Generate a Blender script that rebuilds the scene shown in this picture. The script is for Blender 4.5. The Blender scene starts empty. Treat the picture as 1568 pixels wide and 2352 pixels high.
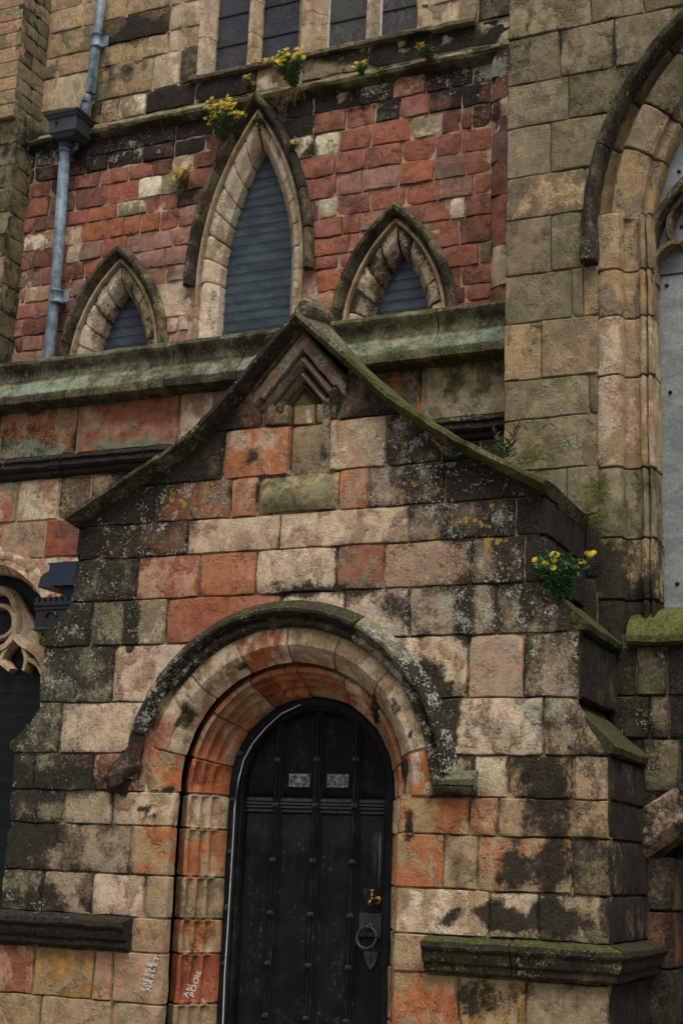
import bpy, math, random
import numpy as np
from mathutils import Vector, Matrix, noise as mnoise

# ------------------------------------------------------------------ camera, sky, sun, exposure
sc = bpy.context.scene
F = 3309.7                                  # focal length in layout pixels (layout frame 1568 x 2352)
YAW, PIT, ROL = [math.radians(a) for a in (24.582, 13.769, 2.281)]
def basis(yaw, pitch, roll):
    fwd0 = np.array([-math.sin(yaw), math.cos(yaw), 0.]); right = np.array([math.cos(yaw), math.sin(yaw), 0.]); up0 = np.array([0, 0, 1.])
    f = fwd0*math.cos(pitch)+up0*math.sin(pitch); u = up0*math.cos(pitch)-fwd0*math.sin(pitch)
    return right*math.cos(roll)+u*math.sin(roll), u*math.cos(roll)-right*math.sin(roll), f
CR, CU, CW = basis(YAW, PIT, ROL)
CAM = np.array([3.9135, -8.2535, 1.6])
cd = bpy.data.cameras.new('camera'); cam = bpy.data.objects.new('camera', cd); sc.collection.objects.link(cam)
cd.sensor_fit = 'VERTICAL'; cd.sensor_height = 36.0; cd.lens = 36.0*F/2352.0; cd.clip_end = 500; cd.clip_start = .05
cam.matrix_world = Matrix(((CR[0], CU[0], -CW[0], CAM[0]), (CR[1], CU[1], -CW[1], CAM[1]), (CR[2], CU[2], -CW[2], CAM[2]), (0, 0, 0, 1)))
sc.camera = cam
SUN_EL, SUN_AZ = math.radians(62), math.radians(150)     # azimuth clockwise from +Y: from the front right
w = bpy.data.worlds.new('World'); sc.world = w; w.use_nodes = True
wn = w.node_tree.nodes; wl = w.node_tree.links
sky = wn.new('ShaderNodeTexSky'); sky.sky_type = 'NISHITA'; sky.sun_disc = False
sky.sun_elevation = SUN_EL; sky.sun_rotation = SUN_AZ; sky.dust_density = 4.0; sky.ozone_density = 1.0; sky.air_density = 1.2
hsv = wn.new('ShaderNodeHueSaturation'); hsv.inputs['Saturation'].default_value = .35
wl.new(sky.outputs[0], hsv.inputs['Color']); wl.new(hsv.outputs[0], wn['Background'].inputs[0])
wn['Background'].inputs[1].default_value = .05
sd = bpy.data.lights.new('sun', 'SUN'); sd.energy = 1.5; sd.angle = math.radians(40); sd.color = (1, .945, .85)
sun = bpy.data.objects.new('sun', sd); sc.collection.objects.link(sun)
sdir = Vector((math.sin(SUN_AZ)*math.cos(SUN_EL), math.cos(SUN_AZ)*math.cos(SUN_EL), math.sin(SUN_EL)))
sun.rotation_euler = sdir.to_track_quat('Z', 'Y').to_euler(); sun.location = (6, -8, 14)
sc.view_settings.view_transform = 'Standard'; sc.view_settings.look = 'None'; sc.view_settings.gamma = 1
sc.view_settings.exposure = 1.05
sc.cycles.max_bounces = 4; sc.cycles.diffuse_bounces = 3; sc.cycles.glossy_bounces = 2
sc.cycles.use_adaptive_sampling = True; sc.cycles.adaptive_threshold = .03

# ------------------------------------------------------------------ layout helpers
def ray(px, py): return CR*(px-784)/F+CU*(1176-py)/F+CW
def at(px, py, Y):
    r = ray(px, py); t = (Y-CAM[1])/r[1]; p = CAM+r*t; return p[0], p[2]
def atX(px, py, X):
    r = ray(px, py); t = (X-CAM[0])/r[0]; p = CAM+r*t; return p[1], p[2]
def xat(px, z, Y):
    dy, dz, k = Y-CAM[1], z-CAM[2], px-784
    return CAM[0]+(k*(dy*CW[1]+dz*CW[2])-F*(dy*CR[1]+dz*CR[2]))/(CR[0]*F-k*CW[0])
def proj(P):
    d = P-CAM; z = d@CW; return 784+F*(d@CR)/z, 1176-F*(d@CU)/z
def nz(x, y, z, s): return mnoise.noise(Vector((x*s, y*s, z*s)))
rnd = random.Random(7)

# ------------------------------------------------------------------ materials
def new_mat(name):
    m = bpy.data.materials.new(name); m.use_nodes = True
    return m, m.node_tree.nodes, m.node_tree.links, m.node_tree.nodes['Principled BSDF']
class NT:
    def __init__(s, nodes, links): s.n, s.l = nodes, links
    def link(s, a, b): s.l.new(a, b)
    def noise(s, vec, scale, detail=4, rough=.6, dist=0.0):
        t = s.n.new('ShaderNodeTexNoise'); t.inputs['Scale'].default_value = scale; t.inputs['Detail'].default_value = detail
        t.inputs['Roughness'].default_value = rough; t.inputs['Distortion'].default_value = dist; s.l.new(vec, t.inputs['Vector']); return t.outputs['Fac']
    def math(s, op, a, b=None, c=None, clamp=False):
        t = s.n.new('ShaderNodeMath'); t.operation = op; t.use_clamp = clamp
        for i, v in enumerate((a, b, c)):
            if v is None: continue
            if isinstance(v, (int, float)): t.inputs[i].default_value = v
            else: s.l.new(v, t.inputs[i])
        return t.outputs[0]
    def ramp(s, v, lo, hi, a=0., b=1.):
        t = s.n.new('ShaderNodeMapRange'); t.interpolation_type = 'SMOOTHSTEP'
        for k, x in (('From Min', lo), ('From Max', hi), ('To Min', a), ('To Max', b)):
            if isinstance(x, (int, float)): t.inputs[k].default_value = x
            else: s.l.new(x, t.inputs[k])
        s.l.new(v, t.inputs['Value']); return t.outputs['Result']
    def mix(s, f, a, b, mode='MIX'):
        t = s.n.new('ShaderNodeMix'); t.data_type = 'RGBA'; t.blend_type = mode
        for i, v in ((0, f), (6, a), (7, b)):
            if isinstance(v, (int, float)): t.inputs[i].default_value = v
            elif isinstance(v, tuple): t.inputs[i].default_value = (*v, 1)
            else: s.l.new(v, t.inputs[i])
        return t.outputs[2]
    def attr(s, name):
        t = s.n.new('ShaderNodeAttribute'); t.attribute_name = name; return t
def stone_material():
    m, N, L, B = new_mat('weathered_sandstone'); T = NT(N, L)
    geo = N.new('ShaderNodeNewGeometry'); P = geo.outputs['Position']
    c1, c2, W = T.attr('Col'), T.attr('Col2'), T.attr('W')
    sx = N.new('ShaderNodeSeparateColor'); L.new(W.outputs['Color'], sx.inputs[0])
    soot, lich, moss, yel = sx.outputs[0], sx.outputs[1], sx.outputs[2], W.outputs['Alpha']
    mp = N.new('ShaderNodeMapping'); mp.inputs['Scale'].default_value = (1, 1, .72); L.new(P, mp.inputs['Vector'])
    nA = T.noise(mp.outputs[0], 6.0, 5, .66, .25); nB = T.noise(P, 16, 4, .7); nC = T.noise(P, 62, 4, .72); nE = T.noise(P, 29, 4, .74, .3); nL = T.noise(P, 8.5, 2, .6)
    base = T.mix(T.ramp(nA, .46, .56), c1.outputs['Color'], c2.outputs['Color'])
    base = T.mix(T.ramp(nB, .28, .72), T.mix(1.0, base, (.78, .755, .735), 'MULTIPLY'), T.mix(1.0, base, (1.16, 1.15, 1.13), 'MULTIPLY'))
    base = T.mix(T.ramp(nC, .35, .72, .0, .8), T.mix(1.0, base, (1.06, 1.06, 1.05), 'MULTIPLY'), T.mix(1.0, base, (.66, .62, .58), 'MULTIPLY'))
    # soot crust: ragged, partly worn through
    sm = T.math('ADD', soot, T.math('ADD', T.math('MULTIPLY', T.math('SUBTRACT', nA, .5), 1.0), T.math('ADD', T.math('MULTIPLY', T.math('SUBTRACT', nE, .5), .8), T.math('MULTIPLY', T.math('SUBTRACT', nC, .5), .6))))
    smask = T.math('MULTIPLY', T.ramp(sm, .34, .76), T.ramp(soot, .0, .12))
    sootc = T.mix(T.ramp(nC, .35, .7), (.008, .007, .006), (.044, .036, .027))
    base = T.mix(T.math('MULTIPLY', smask, .96), base, sootc)
    # yellow lichen
    ym = T.math('ADD', T.math('MULTIPLY', yel, .42), T.math('ADD', T.math('MULTIPLY', T.math('SUBTRACT', nL, .5), -1.1), T.math('SUBTRACT', nE, .5)))
    base = T.mix(T.math('MULTIPLY', T.ramp(ym, .26, .36, 0., .8), T.ramp(yel, 0, .1)), base, (.34, .235, .055))
    # pale crustose lichen: patches broken into speckles
    lm = T.math('ADD', T.math('MULTIPLY', lich, .34), T.math('ADD', T.math('MULTIPLY', T.math('SUBTRACT', nL, .5), .9), T.math('ADD', T.math('MULTIPLY', T.math('SUBTRACT', nC, .5), .95), T.math('MULTIPLY', T.math('SUBTRACT', nE, .5), .5))))
    vo = N.new('ShaderNodeTexVoronoi'); vo.inputs['Scale'].default_value = 26; L.new(P, vo.inputs['Vector'])
    vs_ = N.new('ShaderNodeSeparateColor'); L.new(vo.outputs['Color'], vs_.inputs[0])
    rad = T.math('MULTIPLY', T.math('SUBTRACT', vs_.outputs[0], .5), T.math('MULTIPLY', lich, T.ramp(nL, .38, .62, .3, 1.5)))
    crust = T.ramp(T.math('ADD', T.math('SUBTRACT', rad, vo.outputs['Distance']), T.math('MULTIPLY', T.math('SUBTRACT', nC, .5), .35)), -.02, .06)
    lmask = T.math('MULTIPLY', T.math('MAXIMUM', T.ramp(lm, .25, .36), crust), T.ramp(lich, .02, .1))
    base = T.mix(T.math('MULTIPLY', lmask, .8), base, T.mix(nB, (.30, .31, .255), (.54, .52, .44)))
    # moss, thicker on upward faces
    nsep = N.new('ShaderNodeSeparateXYZ'); L.new(geo.outputs['Normal'], nsep.inputs[0])
    upf = T.ramp(nsep.outputs['Z'], .1, .9, -.08, .22)
    mm = T.math('ADD', T.math('ADD', T.math('MULTIPLY', moss, .62), T.math('MULTIPLY', upf, moss)), T.math('ADD', T.math('MULTIPLY', T.math('SUBTRACT', nL, .5), 1.0), T.math('MULTIPLY', T.math('SUBTRACT', nE, .5), 1.1)))
    mmask = T.math('MULTIPLY', T.ramp(mm, .25, .62), T.ramp(moss, .02, .12))
    mossc = T.mix(T.ramp(nC, .35, .68), (.024, .034, .008), (.125, .14, .025))
    base = T.mix(T.math('MULTIPLY', mmask, .86), base, mossc)
    L.new(base, B.inputs['Base Color'])
    B.inputs['Roughness'].default_value = .94; B.inputs['Specular IOR Level'].default_value = .2
    hb = T.math('ADD', T.noise(P, 75, 5, .7), T.math('ADD', T.math('MULTIPLY', nB, .8), T.ramp(nA, .53, .57, 0., .55)))
    bp = N.new('ShaderNodeBump'); bp.inputs['Strength'].default_value = .9; bp.inputs['Distance'].default_value = .014
    L.new(hb, bp.inputs['Height']); L.new(T.ramp(nL, .36, .64, .35, 1.25), bp.inputs['Strength']); L.new(bp.outputs[0], B.inputs['Normal'])
    return m
STONE = STONE_ = stone_material()
def simple(name, col, rough=.6, metal=0., spec=.5, var=.25, scale=30, bump=.15, dist=.004, col2=None, lo=.35, hi=.65):
    m, N, L, B = new_mat(name); T = NT(N, L); geo = N.new('ShaderNodeNewGeometry'); P = geo.outputs['Position']
    n = T.noise(P, scale, 5, .65); n2 = T.noise(P, scale*.22, 4, .6)
    c2 = col2 or tuple(c*(1-var) for c in col)
    base = T.mix(T.ramp(n, lo, hi), col, c2)
    base = T.mix(T.ramp(n2, .3, .7, 0, .5), base, T.mix(1., base, (.6, .6, .6), 'MULTIPLY'))
    L.new(base, B.inputs['Base Color']); B.inputs['Roughness'].default_value = rough; B.inputs['Metallic'].default_value = metal
    B.inputs['Specular IOR Level'].default_value = spec
    bp = N.new('ShaderNodeBump'); bp.inputs['Strength'].default_value = bump; bp.inputs['Distance'].default_value = dist
    L.new(n, bp.inputs['Height']); L.new(bp.outputs[0], B.inputs['Normal'])
    return m
M = dict(
    worn=simple('worn_painted_oak', (.05, .057, .065), .45, 0, .4, .5, 60, .4, col2=(.012, .014, .017)),
    pipe=simple('painted_cast_iron_blue_grey', (.18, .235, .285), .55, 0, .35, .3, 14, .3, col2=(.095, .125, .155), lo=.42, hi=.62),
    hopper=simple('painted_hopper_dark', (.05, .065, .08), .5, 0, .4, .3, 25, .2),
    navy=simple('painted_navy_iron', (.012, .03, .06), .45, 0, .45, .3, 20, .15),
    black_iron=simple('black_painted_iron', (.012, .014, .018), .42, 0, .5, .3, 40, .3),
    wrought=simple('wrought_iron', (.045, .052, .06), .45, .3, .5, .4, 60, .5, .006),
    brass=simple('old_brass', (.30, .19, .06), .38, .9, .5, .4, 70, .2),
    verdigris=simple('verdigris_bronze', (.34, .43, .39), .6, .2, .4, .5, 60, .4, col2=(.04, .045, .04)),
    white=simple('white_paint', (.62, .62, .6), .6, 0, .3, .3, 60, .1),
    lead=simple('dark_lead', (.02, .022, .025), .5, .2, .4, .3, 40, .2),
    stem=simple('dry_stem', (.16, .10, .05), .8, 0, .2, .3, 30, .1),
    leaf=simple('green_leaf', (.085, .165, .05), .6, 0, .3, .4, 40, .1, col2=(.045, .11, .03)),
    leafdark=simple('deep_green_leaf', (.045, .145, .05), .6, 0, .3, .4, 40, .1, col2=(.028, .085, .03)),
    leafred=simple('reddish_leaf', (.17, .035, .03), .55, 0, .3, .4, 40, .1, col2=(.10, .06, .03)),
    petal=simple('yellow_petal', (.9, .68, .05), .6, 0, .3, .2, 60, .05),
    petalold=simple('faded_petal', (.42, .24, .04), .6, 0, .3, .3, 60, .05),
    mark_white=simple('white_marker_ink', (.62, .64, .64), .6, 0, .3, .15, 80, 0),
    mark_black=simple('black_marker_ink', (.02, .018, .018), .6, 0, .3, .15, 80, 0),
    ground=simple('stone_paving', (.22, .20, .17), .9, 0, .2, .4, 4, .5, .01),
    bolt=simple('dark_bolt', (.015, .018, .02), .4, .3, .5, .3, 60, .2))
def wood_material():
    m, N, L, B = new_mat('black_painted_oak'); T = NT(N, L); geo = N.new('ShaderNodeNewGeometry'); P = geo.outputs['Position']
    mp = N.new('ShaderNodeMapping'); mp.inputs['Scale'].default_value = (55, 55, 2.2); L.new(P, mp.inputs['Vector'])
    g = T.noise(mp.outputs[0], 1.0, 5, .7); n2 = T.noise(P, 7, 5, .65); n3 = T.noise(P, 45, 4, .7)
    base = T.mix(T.ramp(n2, .35, .68), (.0040, .0052, .0068), (.0090, .0115, .0140))
    base = T.mix(T.ramp(g, .55, .8, 0, .6), base, (.017, .018, .019))
    sp = N.new('ShaderNodeSeparateXYZ'); L.new(P, sp.inputs[0])
    wear = T.math('MULTIPLY', T.ramp(T.math('ADD', T.math('MULTIPLY', n3, .6), T.math('MULTIPLY', g, .5)),   .60, .72), T.ramp(n2, .44, .62))
    base = T.mix(wear, base, (.11, .075, .05))
    sx_, sz_ = at(868, 1925, .52)
    mp2 = N.new('ShaderNodeMapping'); mp2.inputs['Scale'].default_value = (130, 1, 3.5); L.new(P, mp2.inputs['Vector']); st_ = T.noise(mp2.outputs[0], 1, 3, .6)
    near = T.math('MULTIPLY', T.ramp(T.math('ABSOLUTE', T.math('SUBTRACT', sp.outputs['X'], sx_)), .015, .05, 1., 0.), T.math('MULTIPLY', T.ramp(sp.outputs['Z'], sz_-.36, sz_-.08), T.ramp(sp.outputs['Z'], sz_+.0, sz_+.05, 1., 0.)))
    base = T.mix(T.math('MULTIPLY', near, T.ramp(st_, .48, .66, 0., .55)), base, (.22, .23, .23))
    L.new(base, B.inputs['Base Color']); B.inputs['Roughness'].default_value = .58; B.inputs['Specular IOR Level'].default_value = .13
    bp = N.new('ShaderNodeBump'); bp.inputs['Strength'].default_value = .4; bp.inputs['Distance'].default_value = .006
    L.new(T.math('ADD', g, T.math('MULTIPLY', n3, .4)), bp.inputs['Height']); L.new(bp.outputs[0], B.inputs['Normal'])
    return m
M['wood'] = wood_material()
def pane_material(name, c1, c2, rough=.28, spec=.5, bands=True):
    m, N, L, B = new_mat(name); T = NT(N, L); geo = N.new('ShaderNodeNewGeometry'); P = geo.outputs['Position']
    mp = N.new('ShaderNodeMapping'); mp.inputs['Scale'].default_value = (2.5, 2.5, 5); L.new(P, mp.inputs['Vector'])
    n = T.noise(mp.outputs[0], 1.6, 5, .65, .6); n2 = T.noise(P, 60, 3, .6)
    base = T.mix(T.ramp(n, .35, .65), c1, c2); base = T.mix(T.ramp(n2, .3, .7, 0, .35), base, (.012, .016, .02))
    L.new(base, B.inputs['Base Color']); B.inputs['Roughness'].default_value = rough; B.inputs['Specular IOR Level'].default_value = spec
    bp = N.new('ShaderNodeBump'); bp.inputs['Strength'].default_value = .25; bp.inputs['Distance'].default_value = .004
    L.new(n2, bp.inputs['Height']); L.new(bp.outputs[0], B.inputs['Normal']); return m
M['pane'] = pane_material('guarded_glass', (.10, .145, .18), (.05, .075, .095))
M['darkpane'] = pane_material('dark_guarded_glass', (.012, .015, .018), (.006, .007, .009), .4, .3)
M['steel'] = pane_material('grey_sheet_steel', (.27, .285, .285), (.17, .19, .195), .5, .4)
def stained_material(name, tint, lead):
    m, N, L, B = new_mat(name); T = NT(N, L); geo = N.new('ShaderNodeNewGeometry'); P = geo.outputs['Position']
    d = N.new('ShaderNodeMapping'); d.inputs['Scale'].default_value = (6, 6, 3.2)
    wb = N.new('ShaderNodeTexNoise'); wb.inputs['Scale'].default_value = 5; L.new(P, wb.inputs['Vector']); va = N.new('ShaderNodeVectorMath'); va.operation = 'MULTIPLY_ADD'; va.inputs[1].default_value = (.28, .28, .28); L.new(wb.outputs['Color'], va.inputs[0]); L.new(P, va.inputs[2]); L.new(va.outputs[0], d.inputs['Vector'])
    v = N.new('ShaderNodeTexVoronoi'); v.feature = 'F1'; v.inputs['Scale'].default_value = 1; L.new(d.outputs[0], v.inputs['Vector'])
    e = N.new('ShaderNodeTexVoronoi'); e.feature = 'DISTANCE_TO_EDGE'; e.inputs['Scale'].default_value = 1; L.new(d.outputs[0], e.inputs['Vector'])
    sp = N.new('ShaderNodeSeparateColor'); L.new(v.outputs['Color'], sp.inputs[0])
    c = T.mix(T.ramp(sp.outputs[0], .2, .8), (.016, .017, .022), tint)
    c = T.mix(T.ramp(sp.outputs[1], .55, .7), c, (.045, .035, .032)); c = T.mix(T.ramp(sp.outputs[2], .7, .8), c, (.03, .035, .05))
    c = T.mix(T.ramp(T.noise(P, 26, 5, .6, 1.5), .5, .62, 0, .5), c, (.07, .07, .068))
    c = T.mix(T.ramp(e.outputs['Distance'], .01, .03, .7, 0), c, lead)
    L.new(c, B.inputs['Base Color']); B.inputs['Roughness'].default_value = .22; B.inputs['Specular IOR Level'].default_value = .45
    bp = N.new('ShaderNodeBump'); bp.inputs['Strength'].default_value = .5; bp.inputs['Distance'].default_value = .01
    L.new(sp.outputs[0], bp.inputs['Height']); L.new(bp.outputs[0], B.inputs['Normal']); return m
M['stainA'] = stained_material('leaded_stained_glass_dark', (.028, .026, .036), (.035, .038, .045))
M['stainB'] = stained_material('leaded_stained_glass_green', (.055, .056, .038), (.10, .105, .10))

# ------------------------------------------------------------------ object helpers
COL = sc.collection
def link(o, parent=None):
    COL.objects.link(o)
    if parent is not None: o.parent = parent
    return o
def thing(name, label, cat, loc=(0, 0, 0), group=None):
    o = bpy.data.objects.new(name, None); o.empty_display_size = .1; link(o)
    o['label'] = label; o['category'] = cat
    if group: o['group'] = group
    return o
def obj(name, verts, faces, mat, parent=None, smooth=True):
    me = bpy.data.meshes.new(name); me.from_pydata([tuple(map(float, v)) for v in verts], [], faces)
    if smooth: me.polygons.foreach_set('use_smooth', [True]*len(me.polygons))
    me.materials.append(mat); me.update()
    if smooth and mat is STONE_: me.set_sharp_from_angle(angle=math.radians(34))
    return link(bpy.data.objects.new(name, me), parent)

PAL = dict(c=(.60, .487, .362), t=(.385, .277, .160), o=(.43, .165, .072), r=(.285, .088, .050), p=(.44, .262, .170), v=(.20, .255, .19), b=(.165, .12, .078), g=(.215, .205, .125),
           u=(.22, .138, .112), d=(.15, .05, .038), w=(.68, .61, .47), y=(.40, .225, .055), q=(.345, .268, .182), s=(.255, .212, .138), e=(.178, .150, .092), k=(.05, .045, .04), m=(.47, .378, .27),
           R=(.315, .132, .091), P=(.345, .19, .146), D=(.195, .088, .066), O=(.36, .132, .075))
def style(st, jit=.1, rg=rnd):
    parts = st.split(); cs = parts[0].split('/'); c1 = np.array(PAL[cs[0]]); c2 = np.array(PAL[cs[1]]) if len(cs) > 1 else c1*.88
    k = 1+rg.uniform(-jit, jit); c1 = c1*k*(1+np.array([rg.uniform(-.04, .04) for _ in range(3)])); c2 = c2*(1+rg.uniform(-jit, jit))
    wv = dict(s=0., l=0., m=0., y=0.)
    for p in parts[1:]: wv[p[0]] = float(p[1:])/10
    return c1, c2, np.array([wv['s'], wv['l'], wv['m'], wv['y']])
BLOTS = []                                   # stains on the masonry: px, py, rx, ry, depth range, channel, amount
FIELD = []                                   # centres and weathering of the porch stones, to let stains run across joints
def paint(o, P, st, jit=.1, blots=True, tint=None, rim=None):
    c1, c2, wv = style(st, jit); n = len(P); me = o.data
    C1 = np.tile(np.append(c1, 1), (n, 1)); C2 = np.tile(np.append(c2, 1), (n, 1)); W = np.tile(wv, (n, 1)).astype(float)
    if FIELD and o.name.startswith('stone') and P[:, 1].min() > -.25 and P[:, 1].max() < .22 and n > 12:
        fx = np.array([[f[0], f[1]] for f in FIELD]); fw = np.array([f[2] for f in FIELD])
        d2 = (P[:, None, 0]-fx[None, :, 0])**2+(P[:, None, 2]-fx[None, :, 1])**2; g_ = np.exp(-d2/(2*.20**2))+1e-9
        W = .42*W+.58*(g_@fw)/g_.sum(1)[:, None]; fc = (g_@np.array([f[3] for f in FIELD]))/g_.sum(1)[:, None]; C1[:, :3] = .74*C1[:, :3]+.26*fc; C2[:, :3] = .74*C2[:, :3]+.26*fc
    if tint is not None:
        k = (np.asarray(tint[0])*np.clip([.75+.9*nz(p[0], p[1], p[2], 4)+.5*nz(p[0], p[1], p[2], 13) for p in P], .1, 1))[:, None]; cc = np.append(np.array(PAL[tint[1]]), 1); C1 += (cc-C1)*k; C2 += (cc*.8-C2)*k; W = W*(1-.6*k)
    if blots and BLOTS:
        wob = np.array([nz(p[0], p[1], p[2], 6)+.6*nz(p[0], p[1]+3, p[2], 14) for p in P])
        px, py = proj(P)
        for bx, by, rx, ry, ya, yb, ch, amt in BLOTS:
            d2 = ((px-bx)/rx)**2+((py-by)/ry)**2
            f = np.clip(1.3-d2+1.1*wob*np.clip(2.5-d2, 0, 1), 0, 1)*((P[:, 1] >= ya) & (P[:, 1] <= yb))
            if not f.any(): continue
            if ch in 'slmy': W[:, 'slmy'.index(ch)] += amt*f
            else:
                cc = np.append(np.array(PAL[ch]), 1)
                C1 += (cc-C1)*(f*amt)[:, None]; C2 += (cc-C2)*(f*amt)[:, None]
    if rim is not None: W[:len(rim), 0] += rim
    W = np.clip(W, 0, 1.2)
    for nm, arr in (('Col', C1), ('Col2', C2), ('W', W)):
        a = me.color_attributes.new(nm, 'FLOAT_COLOR', 'POINT'); a.data.foreach_set('color', arr.astype(np.float32).ravel())

def patch(parent, name, surf, us, vs, st, sink=.012, edge=.012, depth=.07, rough=.006, bulge=.0, jit=.1, warp=.004, uedge=(True, True), vedge=(True, True), off=0., grain=5., push=None, blots=True, erode=1.0):
    """one stone: a grid over surf(u,v) whose borders are rounded off and sunk into the joint"""
    us, vs = np.asarray(us, float), np.asarray(vs, float); nu, nv = len(us), len(vs)
    G = np.array([[surf(u, v) for v in vs] for u in us])
    du = np.gradient(G, axis=0); dv = np.gradient(G, axis=1)
    Nn = np.cross(du, dv); ln = np.linalg.norm(Nn, axis=2, keepdims=True); ln[ln < 1e-9] = 1; Nn /= ln
    Nf = Nn.reshape(-1, 3); pts = G.reshape(-1, 3)
    sd = rnd.uniform(0, 100)
    out = np.empty_like(pts); rim = np.zeros(len(pts)); grime = rnd.uniform(.1, .55)
    k = 0
    for i in range(nu):
        for j in range(nv):
            p = pts[k]; n = Nf[k]
            h = rough*(nz(p[0]+sd, p[1], p[2], grain)+.5*nz(p[0], p[1]+sd, p[2], grain*3))
            if bulge: 
                uu, vv = i/(nu-1), j/(nv-1); h += bulge*((4*uu*(1-uu)*4*vv*(1-vv))**.4)
            e = 0
            eu = min(i if uedge[0] else 9, nu-1-i if uedge[1] else 9); ev = min(j if vedge[0] else 9, nv-1-j if vedge[1] else 9)
            if min(eu, ev) <= 2: rim[k] = grime*max(0, .45+nz(p[0], p[1]+sd, p[2], 5))*(1, .9, .45)[min(eu, ev)]
            if min(eu, ev) == 0: h -= sink
            elif min(eu, ev) == 1: h -= sink*(.06+.5*erode*max(0, nz(p[0]+sd, p[1], p[2], 11)-.15))
            elif min(eu, ev) == 2: h -= sink*.25*erode*max(0, nz(p[0]+sd, p[1], p[2], 11)-.2)
            wx = warp*nz(p[0], p[1]+7, p[2], 7); wz = warp*nz(p[0]+5, p[1], p[2]+3, 7)
            wx += warp*.35*nz(p[0], p[1], p[2]+9, 23); wz += warp*.35*nz(p[0]+2, p[1], p[2], 23)
            out[k] = p+n*(h+off)+np.array([wx, 0, wz]); k += 1
    if push is not None:
        for k in range(len(out)): out[k] = push(out[k])
    if vedge[0] and vedge[1] and erode:
        for ci, cj in ((0, 0), (nu-1, 0), (0, nv-1), (nu-1, nv-1)):
            if (ci == 0 and not uedge[0]) or (ci == nu-1 and not uedge[1]) or rnd.random() > .45: continue
            c0 = G[ci, cj]; rc = rnd.uniform(.02, .06)
            dd = np.linalg.norm(pts-c0, axis=1); kk = np.clip(1-dd/rc, 0, 1); out -= Nf*(kk*rnd.uniform(.012, .03))[:, None]
    idx = lambda i, j: i*nv+j
    faces = [(idx(i, j), idx(i+1, j), idx(i+1, j+1), idx(i, j+1)) for i in range(nu-1) for j in range(nv-1)]
    ring = [idx(i, 0) for i in range(nu)]+[idx(nu-1, j) for j in range(1, nv)]+[idx(i, nv-1) for i in range(nu-2, -1, -1)]+[idx(0, j) for j in range(nv-2, 0, -1)]
    base = len(out); back = np.array([out[r]-Nf[r]*depth for r in ring]); out = np.vstack([out, back]); R = len(ring)
    faces += [(ring[(a+1) % R], ring[a], base+a, base+(a+1) % R) for a in range(R)]
    o = obj(name, out, faces, STONE, parent); paint(o, out, st, jit, blots, rim=rim); return o
def grid(a, b, step, e):
    L = abs(b-a); n = max(1, int(round((L-2*e)/step)))
    if L < 4*e: e = L*.2
    s = 1 if b > a else -1
    k = min(3.0, .45*L/e)
    inner = [a+s*(e*k+(L-2*e*k)*i/n) for i in range(n+1)]
    return [a, a+s*e]+inner+[b-s*e, b]
class Plane:
    """frame for a flat wall: origin, horizontal axis A, vertical axis B"""
    def __init__(s, O, A, B=(0, 0, 1)): s.O, s.A, s.B = map(lambda q: np.array(q, float), (O, A, B))
    def __call__(s, a, b): return s.O+s.A*a+s.B*b
def front(Y): return Plane((0, Y, 0), (1, 0, 0))
def quad(parent, pl, c, st, name='stone', gap=.006, step=.055, **kw):
    """c = BL, BR, TR, TL in wall coordinates"""
    c = [np.array(p, float) for p in c]; ce = sum(c)/4
    w = max(np.linalg.norm(c[1]-c[0]), np.linalg.norm(c[2]-c[3])); h = max(np.linalg.norm(c[3]-c[0]), np.linalg.norm(c[2]-c[1]))
    du = (c[1]-c[0])/max(w, 1e-6)*gap; 
    c = [c[0]+[gap, gap], c[1]+[-gap, gap], c[2]+[-gap, -gap], c[3]+[gap, -gap]]
    e = kw.pop('edge', .006)
    us = [u/w for u in grid(0, w, step, e)]; vs = [v/h for v in grid(0, h, step, e)]
    def surf(u, v):
        # round the corners a little
        p = c[0]*(1-u)*(1-v)+c[1]*u*(1-v)+c[2]*u*v+c[3]*(1-u)*v
        return pl(p[0], p[1])
    return patch(parent, name, surf, us, vs, st, **kw)
def rect(parent, pl, x0, x1, z0, z1, st, name='stone', **kw): return quad(parent, pl, [(x0, z0), (x1, z0), (x1, z1), (x0, z1)], st, name, **kw)
def bed(parent, Y, x0, x1, z0, z1, inside, st, step=.06, name='mortar_bed', rough=.004, pl=None, push=None):
    pl = pl or front(Y); nx = int((x1-x0)/step)+1; nz_ = int((z1-z0)/step)+1
    vid = {}; V = []; Fc = []
    def vert(i, j):
        if (i, j) not in vid:
            vid[(i, j)] = len(V); x, z = x0+i*step, z0+j*step; p = pl(x, z); p = p+np.array([0, rough*nz(x, Y, z, 8), 0]); V.append(p if push is None else push(p))
        return vid[(i, j)]
    for i in range(nx):
        for j in range(nz_):
            if inside(x0+(i+.5)*step, z0+(j+.5)*step): Fc.append((vert(i, j), vert(i+1, j), vert(i+1, j+1), vert(i, j+1)))
    o = obj(name, V, Fc, STONE, parent); paint(o, np.array(V), st, 0); return o
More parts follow.
